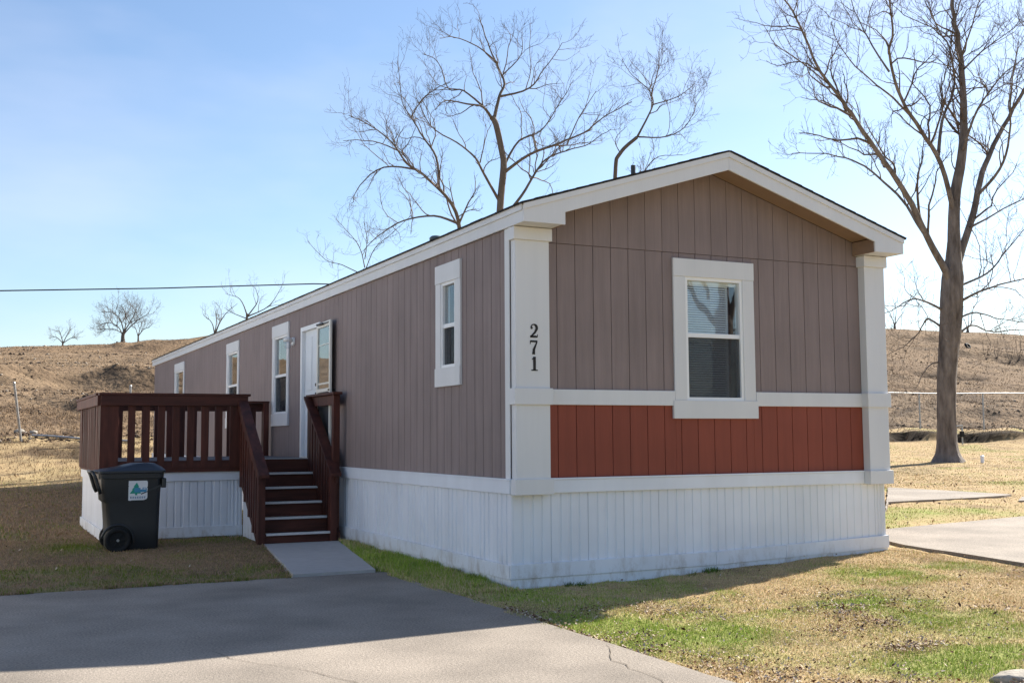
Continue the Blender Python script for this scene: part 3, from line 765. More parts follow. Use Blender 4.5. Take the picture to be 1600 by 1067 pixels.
for y0, y1, z0 in ((4.1, 5.2, 1.75), (9.7, 10.8, 1.75), (16.5, 17.4, 1.75)):
    wo2 = put('window', None, nh, (NX1, (y0+y1)/2, z0))
    for q in ((y0-.1, y1+.1, z0-.1, z0), (y0-.1, y1+.1, 2.9, 3.0), (y0-.1, y0, z0+.0005, 2.8995), (y1, y1+.1, z0+.0005, 2.8995), (y0+.0005, y1-.0005, 2.30, 2.34)):
        MB().box(NX1-.02, NX1+.03, *q).build('casing_board', CREAM, wo2)
    MB().box(NX1-.02, NX1+.012, y0+.0006, y1-.0006, z0+.0006, 2.8994).build('pane', mat('dark_window_pane', (.04, .045, .05), .08, .05, 3, 0, spec=.5), wo2)
MB().box(NX1-.02, NX1+.035, 13.2, 14.15, .85, 2.95).build('door', DOORW, nh)

# ------------------------------------------------------------------ wooden deck with stairs
DX0, DX1, DY0, DY1, DZ = -2.955, -.05, 6.30, 9.25, 1.09
SX0, SX1 = -1.10, -.14
deck = thing('wooden_deck', 'maroon stained wooden deck with slatted railings and stairs up to the front door', 'deck', ((DX0+DX1)/2, DY0, 0))
def dbox(name, x0, x1, y0, y1, z0, z1, m=WOOD, bevel=.004, parent=None):
    return MB().box(x0, x1, y0, y1, z0, z1).build(name, m, parent or deck, bevel)
y = DY0
while y < DY1-.05:
    dbox('deck_board', DX0, DX1, y+.003, min(y+.137, DY1), DZ-.030, DZ, DECKTOP, .003); y += .14
dbox('rim_board', DX0-.0005, SX0-.02, DY0-.040, DY0-.001, .93, DZ-.004, WOODX)
dbox('rim_board', DX0-.040, DX0-.001, DY0-.040, DY1, .93, DZ-.004, WOOD)
dbox('rim_board', DX0-.040, DX1, DY1+.0005, DY1+.04, .93, DZ-.004, WOODX)
BALW, PIT = .092, .193
def baluster(x0, x1, y0, y1, z0, z1):
    key = ('bal', round(x1-x0, 3), round(y1-y0, 3), round(z1-z0, 3))
    if key not in CACHE:
        w, d, h = key[1:]; CACHE[key] = MB().box(-w/2, w/2, -d/2, d/2, 0, h).mesh('baluster'); CACHE[key].materials.append(WOOD)
    o = put('baluster', CACHE[key], deck, ((x0+x1)/2, (y0+y1)/2, z0))
    o.rotation_euler = (random.gauss(0, .004), random.gauss(0, .004), random.gauss(0, .012)); return o
ZT = 2.0
# posts
def post(x, y, z0, z1, s=.09): return dbox('railing_post', x-s/2, x+s/2, y-s/2, y+s/2, z0, z1, WOOD, .005)
post(DX0+.05, DY0+.05, DZ+.001, ZT-.034); post(SX0-.10, DY0+.05, DZ+.001, ZT-.034)
post(DX0+.05, DY1-.05, DZ+.001, ZT-.034); post(DX1-.06, DY1-.05, DZ+.001, ZT-.034); post(DX0+.05, (DY0+DY1)/2, DZ+.001, ZT-.034)
# front railing
dbox('corner_slat', DX0-.067, DX0+.17, DY0-.068, DY0-.042, .985, ZT-.15, WOOD)
x = DX0+.285
while x < SX0-.16:
    baluster(x, x+BALW, DY0-.066, DY0-.042, .99, ZT-.10); x += PIT
dbox('corner_slat', SX0-.145, SX0-.03, DY0-.066, DY0-.042, .985, ZT-.10, WOOD)
dbox('top_rail', DX0-.066, SX0+.02, DY0-.106, DY0-.068, ZT-.17, ZT-.036, WOODX)
dbox('rail_cap', DX0-.09, SX0+.055, DY0-.115, DY0+.06, ZT-.034, ZT, WOODX)
# left railing
y = DY0-.03
while y < DY1-.05:
    baluster(DX0-.066, DX0-.042, y, y+BALW, .96, ZT-.10); y += .155
dbox('top_rail', DX0-.106, DX0-.068, DY0-.066, DY1+.06, ZT-.17, ZT-.036, WOOD)
dbox('rail_cap', DX0-.115, DX0+.06, DY0+.0605, DY1+.09, ZT-.034, ZT, WOOD)
# rear railing
x = DX0+.10
while x < DX1-.05:
    baluster(x, x+BALW, DY1+.042, DY1+.066, .99, ZT-.10); x += PIT
dbox('top_rail', DX0-.066, DX1, DY1+.068, DY1+.106, ZT-.17, ZT-.036, WOODX)
dbox('rail_cap', DX0+.0605, DX1, DY1-.06, DY1+.115, ZT-.034, ZT, WOODX)
# level guard rail along the house wall, carried by a tall post at the foot of the stairs
GX = -.135
dbox('railing_post', GX-.045, GX+.045, 5.10, 5.19, -.03, ZT-.035, WOOD)
dbox('top_rail', GX-.018, GX+.018, 5.1905, DY0+.05, ZT-.17, ZT-.036, WOOD)
dbox('rail_cap', GX-.07, GX+.06, 5.04, DY0+.10, ZT-.034, ZT, WOOD)
dbox('railing_post', GX-.045, GX+.045, DY0+.0, DY0+.09, DZ-.1, ZT-.171, WOOD)
# stairs
NZ = [.15, .338, .526, .714, .902]; NY = [5.02, 5.27, 5.52, 5.77, 6.02]
for z, y in zip(NZ, NY):
    dbox('tread', SX0, SX1, y, y+.27, z-.035, z, WOODX)
    dbox('grip_strip', SX0+.012, SX1-.012, y-.008, y+.045, z+.0006, z+.009, NOSE, .002)
    dbox('grip_strip', SX0+.012, SX1-.012, y-.010, y-.0008, z-.020, z+.0003, NOSE, .002)
    dbox('riser', SX0+.001, SX1-.001, y+.022, y+.042, max(z-.188, -.02), z-.036, WOODX)
dbox('riser', SX0+.001, SX1-.001, DY0-.03, DY0-.002, .905, DZ-.002, WOODX)
dbox('grip_strip', SX0+.012, SX1-.012, DY0-.022, DY0+.03, DZ+.0006, DZ+.009, NOSE, .002)
for x in (SX0-.040, SX1+.002):
    mb = MB(); mb.prism([(5.03, -.03), (5.30, -.03), (6.29, .72), (6.29, 1.06), (6.04, .90), (5.03, .14)], 0, x, x+.038); mb.build('stringer', WOOD, deck, .003)
HS = (1.98-.98)/(6.30-5.00)
def hz(y): return .95+(y-5.0)*HS
for k, x in enumerate((SX0-.05, SX1-.055)):
    n = 0; y = 5.12
    while y < 6.22:
        st = NZ[min(int((y+.05-NY[0])/.25), 4)]
        baluster(x-.016-(.0 if k else .012), x+.008-(.0 if k else .012), y, y+.085, max(st-.19, .02), hz(y)+.03); y += .128
    dbox('railing_post', x-.047, x+.042, 5.00, 5.09, -.03, hz(5.0)-.01, WOOD)
    # sloping handrail: a flat board and a stringer rail beneath it
    a, b = 4.90, 6.285
    MB().hexa([(x-.07, a, hz(a)), (x+.07, a, hz(a)), (x+.07, b, hz(b)), (x-.07, b, hz(b)), (x-.07, a, hz(a)+.04), (x+.07, a, hz(a)+.04), (x+.07, b, hz(b)+.04), (x-.07, b, hz(b)+.04)]).build('handrail', WOOD, deck, .005)
    xx = x-.062 if k == 0 else x+.012
    MB().hexa([(xx, a+.05, hz(a+.05)-.13), (xx+.034, a+.05, hz(a+.05)-.13), (xx+.034, b, hz(b)-.13), (xx, b, hz(b)-.13), (xx, a+.05, hz(a+.05)-.002), (xx+.034, a+.05, hz(a+.05)-.002), (xx+.034, b, hz(b)-.002), (xx, b, hz(b)-.002)]).build('handrail_rail', WOOD, deck, .004)
# white skirting under the deck
def dfront(u, v, n): return (u, DY0+.02-n, v)
def dleft(u, v, n): return (DX0+.0-n, u, v)
u = DX0+.012
while u < SX0-.02:
    w = min(PWD, SX0-.015-u); skirt_panel(dfront, u, w, -.08, .90, deck) if w > .05 else None; u += PWD
u = DY0+.03
while u < DY1-.02:
    w = min(PWD, DY1-u); skirt_panel(dleft, u, w, -.08, .90, deck) if w > .05 else None; u += PWD
def dob(name, mp, *q): return obox(name, mp, *q, SKIRT, deck, .003)
dob('skirt_cap', dfront, DX0-.028, SX0-.014, .81, .928, .0005, .028)
dob('skirt_cap', dleft, DY0+.0255, DY1, .81, .928, .0005, .028)
dob('skirt_rail', dfront, DX0-.026, SX0-.014, .05, .19, .0005, .026)
dob('skirt_rail', dleft, DY0+.0255, DY1, .05, .19, .0005, .026)
# white panel closing the stair's left side
MB().prism([(5.10, -.05), (6.27, -.05), (6.27, .90), (5.10, .03)], 0, SX0-.012, SX0-.002).build('stair_skirt', SKIRT, deck)

# ------------------------------------------------------------------ wheeled bin
BX, BY = -2.74, 5.35
bin_ = thing('wheeled_bin', 'dark wheeled rubbish bin with a tree sticker standing before the white deck skirting', 'wheeled bin', (BX, BY, .0))
def loft(mb, secs):
    """secs: list of (z, x0, x1, y0, y1, r) rounded rectangles"""
    n = 6; rings = []
    for z, x0, x1, y0, y1, r in secs:
        ring = []
        for cx, cy, a0 in ((x1-r, y1-r, 0), (x0+r, y1-r, 90), (x0+r, y0+r, 180), (x1-r, y0+r, 270)):
            for i in range(n):
                a = math.radians(a0+90*i/(n-1)); ring.append((cx+r*math.cos(a), cy+r*math.sin(a), z))
        rings.append(ring)
    b = len(mb.v); k = len(rings[0])
    for rg in rings: mb.v += rg
    for i in range(len(rings)-1):
        for j in range(k): mb.f.append((b+i*k+j, b+i*k+(j+1) % k, b+(i+1)*k+(j+1) % k, b+(i+1)*k+j))
    mb.f.append(tuple(b+j for j in range(k))[::-1]); e = b+(len(rings)-1)*k; mb.f.append(tuple(e+j for j in range(k)))
    return mb
mb = MB()
loft(mb, [(.03, BX-.26, BX+.32, BY-.24, BY+.24, .05), (.05, BX-.27, BX+.325, BY-.25, BY+.25, .05), (.30, BX-.285, BX+.33, BY-.262, BY+.262, .055),
          (.60, BX-.31, BX+.335, BY-.275, BY+.275, .06), (.63, BX-.345, BX+.335, BY-.280, BY+.280, .06), (.90, BX-.375, BX+.345, BY-.292, BY+.292, .06), (.92, BX-.375, BX+.345, BY-.295, BY+.295, .06)])
mb.build('bin_body', BIN, bin_, smooth=False)
for o_ in list(bin_.children)[-1:]:
    for p_ in o_.data.polygons: p_.use_smooth = len(p_.vertices) == 4 and abs(p_.normal.z) < .4
mb = MB(); loft(mb, [(.90, BX-.40, BX+.37, BY-.315, BY+.315, .06), (.965, BX-.405, BX+.375, BY-.32, BY+.32, .06)]); mb.build('bin_rim', BIN, bin_, .004)
for sx in (BX+.375,):
    MB().box(sx-.03, sx+.022, BY-.30, BY+.30, .78, .90).build('lift_bar_pocket', BIN, bin_, .01)
mb = MB()
loft(mb, [(.967, BX-.42, BX+.395, BY-.335, BY+.335, .07), (.995, BX-.42, BX+.395, BY-.335, BY+.335, .07), (1.035, BX-.20, BX+.36, BY-.28, BY+.28, .09), (1.085, BX+.02, BX+.27, BY-.22, BY+.22, .09)])
mb.build('bin_lid', BINLID, bin_, .006)
mb = MB(); mb.tube([(BX-.47, BY-.27, .985), (BX-.47, BY+.27, .985)], .018, 10)
for s in (-1, 1):
    mb.tube([(BX-.47, BY+s*.26, .985), (BX-.44, BY+s*.26, .93), (BX-.40, BY+s*.26, .80), (BX-.37, BY+s*.26, .72)], [.018, .022, .024, .018], 8)
mb.build('bin_handle', BIN, bin_, smooth=True)
mb = MB(); mb.tube([(BX-.165, BY-.33, .155), (BX-.165, BY+.33, .155)], .014, 8); mb.build('axle', STEEL, bin_)
for s in (-1, 1):
    yy = BY+s*.30
    wh = put('wheel', None, bin_, (BX-.165, yy, .155))
    mb = MB(); pr = [(.095, -.03), (.14, -.032), (.155, -.02), (.155, .02), (.14, .032), (.095, .03)]; n = 28
    for i in range(n):
        a = 2*math.pi*i/n
        for r, w in pr: mb.v.append((BX-.165+r*math.cos(a), yy+w, .155+r*math.sin(a)))
    for i in range(n):
        for j in range(6): mb.f.append((i*6+j, i*6+(j+1) % 6, ((i+1) % n)*6+(j+1) % 6, ((i+1) % n)*6+j))
    mb.build('tyre', RUBBER, wh, smooth=True)
    mb = MB(); mb.tube([(BX-.165, yy-.022, .155), (BX-.165, yy+.022, .155)], .096, 24)
    for q in range(6):
        a = q*math.pi/3; mb.tube([(BX-.165+.03*math.cos(a), yy+s*.026, .155+.03*math.sin(a)), (BX-.165+.09*math.cos(a), yy+s*.026, .155+.09*math.sin(a))], .008, 6)
    mb.build('rim', RUBBER, wh)
    mb = MB(); mb.tube([(BX-.165, yy+s*.022, .155), (BX-.165, yy+s*.042, .155)], .016, 12); mb.build('hub_cap', STEEL, wh)
# wheel arch
mb = MB(); mb.tube([(BX-.165+.185*math.cos(a), BY-.275, .155+.185*math.sin(a)) for a in np.linspace(-.2, 3.0, 14)], .016, 6); mb.build('wheel_arch', BIN, bin_, smooth=True)
# moulded ridge that steps the side in
MB().hexa([(BX+.10, BY-.288, .70), (BX+.34, BY-.292, .80), (BX+.34, BY-.26, .80), (BX+.10, BY-.26, .70), (BX+.10, BY-.288, .715), (BX+.34, BY-.292, .82), (BX+.34, BY-.26, .82), (BX+.10, BY-.26, .715)]).build('moulded_ridge', BIN, bin_)
# sticker on the side facing the driveway
stk = put('sticker', None, bin_, (BX+.10, BY-.30, .62)); stk['label'] = 'white sticker with a green tree and a blue truck'
def sy(z): return BY-.281-(z-.63)/.27*.012
def flat(name, pts, dy, m):
    mb = MB(); n = len(pts)
    mb.v = [(BX+x, sy(z)-dy-.0012, z) for x, z in pts] + [(BX+x, sy(z)-dy, z) for x, z in pts]
    mb.f = [tuple(range(n)), tuple(range(2*n-1, n-1, -1))]+[(i, n+i, n+(i+1) % n, (i+1) % n) for i in range(n)]
    return mb.build(name, m, stk)
q = [(-.05, .635), (-.03, .628), (-.01, .634), (.13, .634), (.165, .645), (.175, .665), (.175, .78), (.168, .79), (.176, .80), (.176, .855), (.165, .872), (-.048, .872), (-.05, .812), (-.043, .805), (-.05, .798)]
flat('sticker_sheet', q, .0020, STK_W)
flat('tree_print', [(-.035, .715), (.0, .765), (-.012, .762), (.018, .80), (.008, .80), (.046, .85), (.075, .80), (.066, .80), (.088, .765), (.078, .765), (.10, .715), (.055, .715), (.055, .695), (.028, .695), (.028, .715)], .0034, STK_G)
flat('truck_print', [(.02, .732), (.165, .732), (.165, .775), (.155, .788), (.115, .788), (.115, .765), (.09, .765), (.09, .785), (.02, .785)], .0048, STK_B)
flat('truck_window_print', [(.125, .766), (.155, .766), (.152, .779), (.125, .779)], .0062, STK_W)
for i in range(7):
    x = -.028+i*.027
    flat('lettering_print', [(x, .655), (x+.019, .655), (x+.019, .663), (x+.009, .665), (x+.019, .672), (x+.019, .680), (x, .680)], .0034, STK_T)

# ------------------------------------------------------------------ trees
def P(px, py, depth):
    d = AF + AR*(px-800)/FPX - AU*(py-533.5)/FPX
    return CAM + d*depth
def hit(px, py):
    d = AF + AR*(px-800)/FPX - AU*(py-533.5)/FPX
    t = np.concatenate([np.arange(4, 60, .02), np.arange(60, 260, .1)]); q = CAM[None]+d[None]*t[:, None]
    z = ground_z(q[:, 0], q[:, 1]); k = int(np.argmax(q[:, 2] < z)); return q[k], t[k]
def limb_pts(pts, depth, bend, r0, r1):
    """photo positions at the tree's distance; the limb leans towards or away from the viewer by `bend` metres at its tip"""
    n = len(pts); out = []
    for i, (x, y) in enumerate(pts): out.append(P(x, y, depth+bend*(i/(n-1))**1.2))
    out = np.array(out)
    fine = []
    for i in range(n-1):                       # Catmull-Rom
        p0 = out[max(i-1, 0)]; p1 = out[i]; p2 = out[i+1]; p3 = out[min(i+2, n-1)]
        for t in np.linspace(0, 1, 5)[:-1]:
            fine.append(.5*((2*p1)+(-p0+p2)*t+(2*p0-5*p1+4*p2-p3)*t*t+(-p0+3*p1-3*p2+p3)*t**3))
    fine.append(out[-1]); fine = np.array(fine)
    r = r0+(r1-r0)*np.linspace(0, 1, len(fine))**.62
    return fine, r
class Tubes:
    def __init__(s): s.V = []; s.F = []; s.n = 0
    def add(s, pts, r, k, rough=0):
        pts = np.asarray(pts); m = len(pts); t = np.gradient(pts, axis=0); t /= np.linalg.norm(t, axis=1)[:, None]+1e-9
        ref = np.array([.31, .87, .38]); a = np.cross(t, ref); a /= np.linalg.norm(a, axis=1)[:, None]+1e-9; c = np.cross(t, a)
        w = np.arange(k)*2*math.pi/k
        ring = pts[:, None]+(a[:, None]*np.cos(w)[None, :, None]+c[:, None]*np.sin(w)[None, :, None])*np.asarray(r)[:, None, None]
        if rough:
            hh = np.arange(m)[:, None]*.45; ph = w[None]
            q = 1+rough*(fbm(np.cos(ph)*5+9+0*hh, np.sin(ph)*5+hh*.5, 131, 3)-.5)*2+rough*.6*np.sin(ph*9+hh*.3)
            hz0 = (pts[:, 2]-pts[0, 2])[:, None]; q = q+.22*np.exp(-np.clip(hz0-.1, 0, None)/.35)*np.sin(ph*4+.6)
            ring = pts[:, None]+(ring-pts[:, None])*q[..., None]
        s.V.append(ring.reshape(-1, 3)); i = np.arange(m-1)[:, None]*k; j = np.arange(k)[None]; j2 = (j+1) % k
        s.F.append((np.stack([i+j, i+j2, i+k+j2, i+k+j], -1)+s.n).reshape(-1, 4)); s.n += m*k
    def build(s, name, m, parent, smooth=True):
        V = np.concatenate(s.V); F = np.concatenate(s.F)
        og = np.array(WL[parent.name]) if parent is not None else np.zeros(3)
        return put(name, big_mesh(name, V-og, F, m, smooth=smooth), parent, tuple(og))
def sprout(tub, pts, r, rng, level, maxl, scale, up=.35, dens=1.0, droop=0.0, start=.2):
    """side shoots along a limb, each with shoots of its own"""
    L_ = np.linalg.norm(np.diff(pts, axis=0), axis=1).sum(); m = len(pts)
    n = max(2, int(dens*L_/((.44, .30, .34)[min(level, 2)]*scale)))
    for _ in range(n):
        t = start+(1-start)*rng.random()**.8; i = min(int(t*(m-1)), m-2); f = t*(m-1)-i
        p = pts[i]*(1-f)+pts[i+1]*f; d = pts[i+1]-pts[i]; d = d/(np.linalg.norm(d)+1e-9)
        q = rng.normal(size=3); q -= d*q.dot(d); q /= np.linalg.norm(q)+1e-9
        ang = rng.uniform(.5, 1.25); v = d*math.cos(ang)+q*math.sin(ang); v[2] += up*rng.uniform(.1, 1.2)-droop; v /= np.linalg.norm(v)
        ln = scale*(2.9 if level == 0 else 1.15 if level == 1 else .55)*rng.uniform(.3, 1.15)*(1.15-.72*t)
        ln = min(ln, .75*L_)
        rr = min(r[i]*.6, ln*.015+.004*scale); seg = 8 if level == 0 else 6 if level == 1 else 4
        c = [p]; dv = v.copy()
        for s_ in range(seg):
            dv = dv+rng.normal(0, .25 if level == 0 else .19, 3); dv[2] += .09*up/.35; dv /= np.linalg.norm(dv); c.append(c[-1]+dv*ln/seg*rng.uniform(.7, 1.3))
        c = np.array(c); rc = rr*(1-.75*np.linspace(0, 1, len(c)))
        tub.add(c, np.maximum(rc, .0040*scale), 4 if level == 0 else 3)
        if level+1 < maxl: sprout(tub, c, rc, rng, level+1, maxl, scale, up, dens, droop, .15)
def tree(name, label, cat, base_px, depth, trunk, limbs, seed, m1, m2, scale=1.0, maxl=3, dens=1.0, group=None, up=.35, base_z_fix=None, flare=1.9, trunk_sprout=False, jitter=.0):
    rng = np.random.default_rng(seed)
    if isinstance(trunk[1], (list, tuple)):
        pts, r = limb_pts(trunk[0], depth, 0, .1, .1); r = np.interp(np.linspace(0, 1, len(r)), np.linspace(0, 1, len(trunk[1])), trunk[1])
    else: pts, r = limb_pts(trunk[0], depth, trunk[3] if len(trunk) > 3 else 0, trunk[1], trunk[2])
    gz = float(ground_z(pts[0][0], pts[0][1]))
    if pts[0][2] > gz-.1:                       # carry the trunk down into the ground
        k = 6; ext = np.array([[pts[0][0], pts[0][1], gz-.15+(pts[0][2]-gz+.15)*i/k] for i in range(k)])
        pts = np.concatenate([ext, pts]); r = np.concatenate([np.linspace(r[0]*1.25, r[0]*1.02, k), r])
    root = thing(name, label, cat, (pts[0][0], pts[0][1], gz), group)
    r = r.copy(); hgt = pts[:, 2]-gz
    r *= 1+(flare-1)*np.exp(-np.clip(hgt, 0, None)/.30)
    tb = Tubes()
    if r[0] > .2:      # a thick trunk gets furrows and root flare: more rings
        tt = np.linspace(0, len(pts)-1, len(pts)*3); ii = np.arange(len(pts))
        pts = np.stack([np.interp(tt, ii, pts[:, c]) for c in range(3)], -1); r = np.interp(tt, ii, r); tb.add(pts, r, 40, .055)
    else: tb.add(pts, r, 14)
    tr = tb.build('trunk', m1, root)
    tw = Tubes()
    if trunk_sprout: sprout(tw, pts[len(pts)//2:], r[len(pts)//2:], rng, 0, maxl, scale, up, dens*.5)
    for lp, r0, r1, bend in limbs:
        q, rr = limb_pts(lp, depth, bend, r0, r1)
        q = q+np.cumsum(rng.normal(0, .024*scale, q.shape), axis=0)*np.linspace(0, 1, len(q))[:, None]
        b = Tubes(); b.add(q, rr, 8); b.build('branch', m1, root)
        sprout(tw, q, rr, rng, 0, maxl, scale, up, dens)
    if tw.V:
        o = tw.build('twigs', m2, root, smooth=False); o['kind'] = 'stuff'
    return root
def zc(x, y): return (1160+x/2.223, y/2.223)        # enlarged crop of the right-hand tree
def Z(*a): return [zc(x, y) for x, y in a]
D1 = 36.
px2m = D1/FPX
tree('bare_tree', 'tall bare tree with a thick grey trunk standing in front of the wire fence', 'tree', (1481, 722), D1,
     ([(1481, 722), (1480, 690), (1479, 640), (1480, 580), (1484, 520), (1487, 470), (1489, 432), (1490, 400), (1491, 360), (1491, 315)], [.29, .285, .285, .29, .33, .345, .33, .24, .17, .14]),
     [(Z((735, 905), (735, 700), (757, 550), (766, 430), (766, 300), (758, 150), (740, 60), (733, -60)), .235, .05, .6),
      (Z((735, 1020), (705, 940), (655, 850), (590, 710), (520, 600), (440, 490), (380, 400), (320, 310), (260, 230), (210, 110), (150, 10)), .155, .024, -3.0),
      (Z((665, 860), (610, 780), (560, 700), (480, 620), (390, 560), (300, 545), (190, 552)), 0.078, 0.0120, 2.5),
      (Z((735, 740), (690, 570), (620, 450), (550, 340), (505, 200), (510, 100), (490, -40)), 0.101, 0.0240, -3.5),
      (Z((600, 420), (520, 340), (440, 280), (340, 190), (290, 80)), 0.047, 0.0096, -1.5),
      (Z((510, 250), (430, 130), (390, 40), (360, -60)), 0.039, 0.0096, 1.5),
      (Z((735, 1010), (752, 900), (800, 740), (830, 600), (870, 500), (930, 370), (985, 240), (1010, 100)), .165, .04, 2.5),
      (Z((815, 680), (895, 590), (935, 480), (945, 330), (975, 180)), 0.062, 0.0160, -2.5),
      (Z((765, 520), (820, 380), (900, 280), (1000, 200)), 0.055, 0.0120, -2),
      (Z((680, 540), (695, 420), (735, 310), (728, 180), (690, 110), (640, 0)), 0.066, 0.0160, 2.5),
      (Z((770, 240), (860, 160), (1000, 70)), 0.039, 0.0096, 1.5),
      (Z((760, 200), (800, 90), (840, -20)), 0.039, 0.0096, -1.5),
      (Z((745, 160), (690, 110), (560, 50), (500, -10)), 0.031, 0.0080, 1.2),
      (Z((380, 400), (280, 350), (200, 340)), 0.035, 0.0080, 1.5),
      (Z((320, 310), (200, 215), (110, 160), (70, 100)), 0.031, 0.0080, -1.5),
      (Z((790, 790), (880, 745), (1000, 680)), 0.047, 0.0120, -1.5),
      (Z((750, 995), (850, 950), (920, 870), (1000, 780)), 0.047, 0.0120, 1.5),
      (Z((750, 1050), (860, 1000), (1000, 960)), 0.055, 0.0160, -2.0),
      ([(1472, 484), (1450, 474), (1430, 470), (1408, 478), (1380, 494)], 0.047, 0.0120, -1.5),
      ([(1472, 512), (1455, 500), (1446, 500), (1430, 522), (1412, 540), (1386, 553)], 0.043, 0.0096, 1.5),
      ([(1470, 565), (1455, 570), (1446, 585), (1440, 608)], 0.031, 0.0080, -.8),
      ([(1498, 497), (1520, 489), (1545, 494), (1575, 501), (1620, 503)], 0.039, 0.0096, -1.5),
      ([(1498, 522), (1512, 512), (1525, 511), (1547, 522), (1580, 524), (1630, 523)], 0.047, 0.0120, 1.5)],
     3, BARK, TWIG, 1.05, 3, 1.3)
def yc(x, y): return (470+x/2.32, y/2.32)
def Y2(*a): return [yc(x, y) for x, y in a]
D2 = 40.
tree('bare_tree', 'spreading bare tree with forking limbs rising behind the middle of the long roof', 'tree', (782, 640), D2,
     ([(772, 640), (778, 480), (781, 330), (787, 262), (784, 236), (775, 195), (768, 183)], .15, .095),
     [(Y2((700, 435), (720, 350), (740, 300), (715, 230), (690, 150), (665, 60)), 0.074, 0.0160, 1.5),
      (Y2((692, 430), (660, 390), (600, 378), (520, 365), (470, 400)), 0.062, 0.0120, -2),
      (Y2((660, 385), (590, 330), (530, 320), (490, 230), (430, 200)), 0.043, 0.0100, 2),
      (Y2((725, 350), (830, 322), (880, 250), (940, 150)), 0.047, 0.0100, -2),
      (Y2((738, 600), (790, 510), (870, 470), (930, 380), (985, 280)), 0.053, 0.0100, 2.5),
      (Y2((738, 625), (830, 560), (940, 520), (1030, 480), (1100, 430), (1210, 370)), 0.068, 0.0120, -2.5),
      (Y2((728, 800), (800, 710), (850, 630), (890, 580), (970, 550), (1060, 520), (1130, 470)), 0.068, 0.0120, 2),
      (Y2((728, 745), (670, 640), (630, 570), (560, 510), (470, 440), (430, 330)), 0.062, 0.0120, -2),
      (Y2((650, 590), (668, 510), (682, 455)), 0.027, 0.0100, .8),
      (Y2((715, 230), (640, 170), (560, 140), (510, 150)), 0.031, 0.0100, -1.5),
      (Y2((735, 270), (800, 200), (805, 120)), 0.027, 0.0100, 1.2),
      (Y2((965, 525), (1010, 420), (1070, 310)), 0.031, 0.0100, -1),
      (Y2((712, 1250), (640, 1000), (585, 880), (572, 800), (550, 740), (500, 680), (430, 620), (380, 580), (330, 510), (260, 455), (170, 410)), 0.118, 0.0120, -3),
      (Y2((500, 680), (492, 570), (440, 490), (400, 420), (362, 350), (345, 200)), 0.056, 0.0100, 1.5),
      (Y2((420, 615), (300, 605), (215, 665), (190, 720)), 0.043, 0.0100, 1.5),
      (Y2((565, 808), (480, 782), (370, 800), (280, 850), (220, 900)), 0.056, 0.0100, 1.5),
      (Y2((400, 425), (450, 350), (540, 300)), 0.027, 0.0100, -1),
      (Y2((350, 545), (260, 515), (160, 510)), 0.031, 0.0100, -1.5)],
     5, BARK2, TWIG2, .84, 3, 1.15)
D3 = 46.
tree('bare_tree', 'slender bare tree leaning right behind the roof beside the dark vent pipe', 'tree', (961, 560), D3,
     ([(952, 640), (956, 480), (961, 278), (968, 241), (995, 215)], .10, .07),
     [(Y2((1218, 500), (1260, 420), (1277, 370), (1250, 325), (1200, 280), (1150, 220)), 0.053, 0.0100, 2),
      (Y2((1225, 497), (1330, 495), (1400, 450), (1432, 380)), 0.037, 0.0100, -2),
      (Y2((1277, 380), (1370, 350), (1425, 300)), 0.031, 0.0100, 1.5),
      (Y2((1268, 350), (1292, 250), (1285, 180)), 0.031, 0.0100, -1.5),
      (Y2((1160, 560), (1140, 510), (1180, 460)), 0.027, 0.0100, 1),
      (Y2((1135, 780), (1200, 690), (1255, 612), (1300, 577), (1390, 570)), 0.043, 0.0100, -1.5)],
     8, BARK2, TWIG2, 1.0, 3, 1.45)
D4 = 55.
tree('bare_tree', 'thin pale bare tree low behind the far half of the long roof', 'tree', (575, 600), D4,
     ([(572, 600), (570, 500), (569, 420)], .11, .06),
     [(Y2((232, 970), (215, 900), (180, 850), (130, 790)), 0.031, 0.0100, 1.5), (Y2((232, 985), (270, 900), (330, 850), (400, 790)), 0.027, 0.0100, -1.5),
      (Y2((232, 1000), (150, 960), (90, 940), (30, 870)), 0.031, 0.0100, 1.0), (Y2((232, 940), (240, 870), (225, 800)), 0.025, 0.0100, -1)],
     12, BARK2, TWIG2, .9, 3, 1.0)
def xc(x, y): return (x/3.2, 420+y/3.2)
def X4(*a): return [xc(x, y) for x, y in a]
D5 = 60.
tree('bare_tree', 'small bare tree peeping over the far end of the roof', 'tree', (336, 560), D5,
     ([(336, 580), (336, 540), (336, 518)], .10, .07), [(X4((1075, 330), (1060, 270), (1015, 232)), .05, .008, 1), (X4((1075, 330), (1100, 270), (1130, 230), (1190, 180)), .05, .008, -1), (X4((1075, 320), (1085, 260), (1080, 200)), .04, .008, .5)],
     15, BARK2, TWIG2, .7, 3, .8)
tree('bare_tree', 'wispy bare tree above the roof edge just past the small roof-end tree', 'tree', (375, 560), D5+4,
     ([(384, 580), (385, 530), (386, 490)], .10, .06), [(X4((1235, 230), (1200, 150), (1130, 120)), .05, .008, 1), (X4((1235, 240), (1290, 160), (1280, 90)), .05, .008, -1), (X4((1235, 240), (1350, 180), (1420, 60)), .05, .008, 1.5), (X4((1235, 250), (1160, 220), (1120, 200)), .04, .008, 1.5)],
     16, BARK2, TWIG2, .75, 3, .7)
D6 = 135.
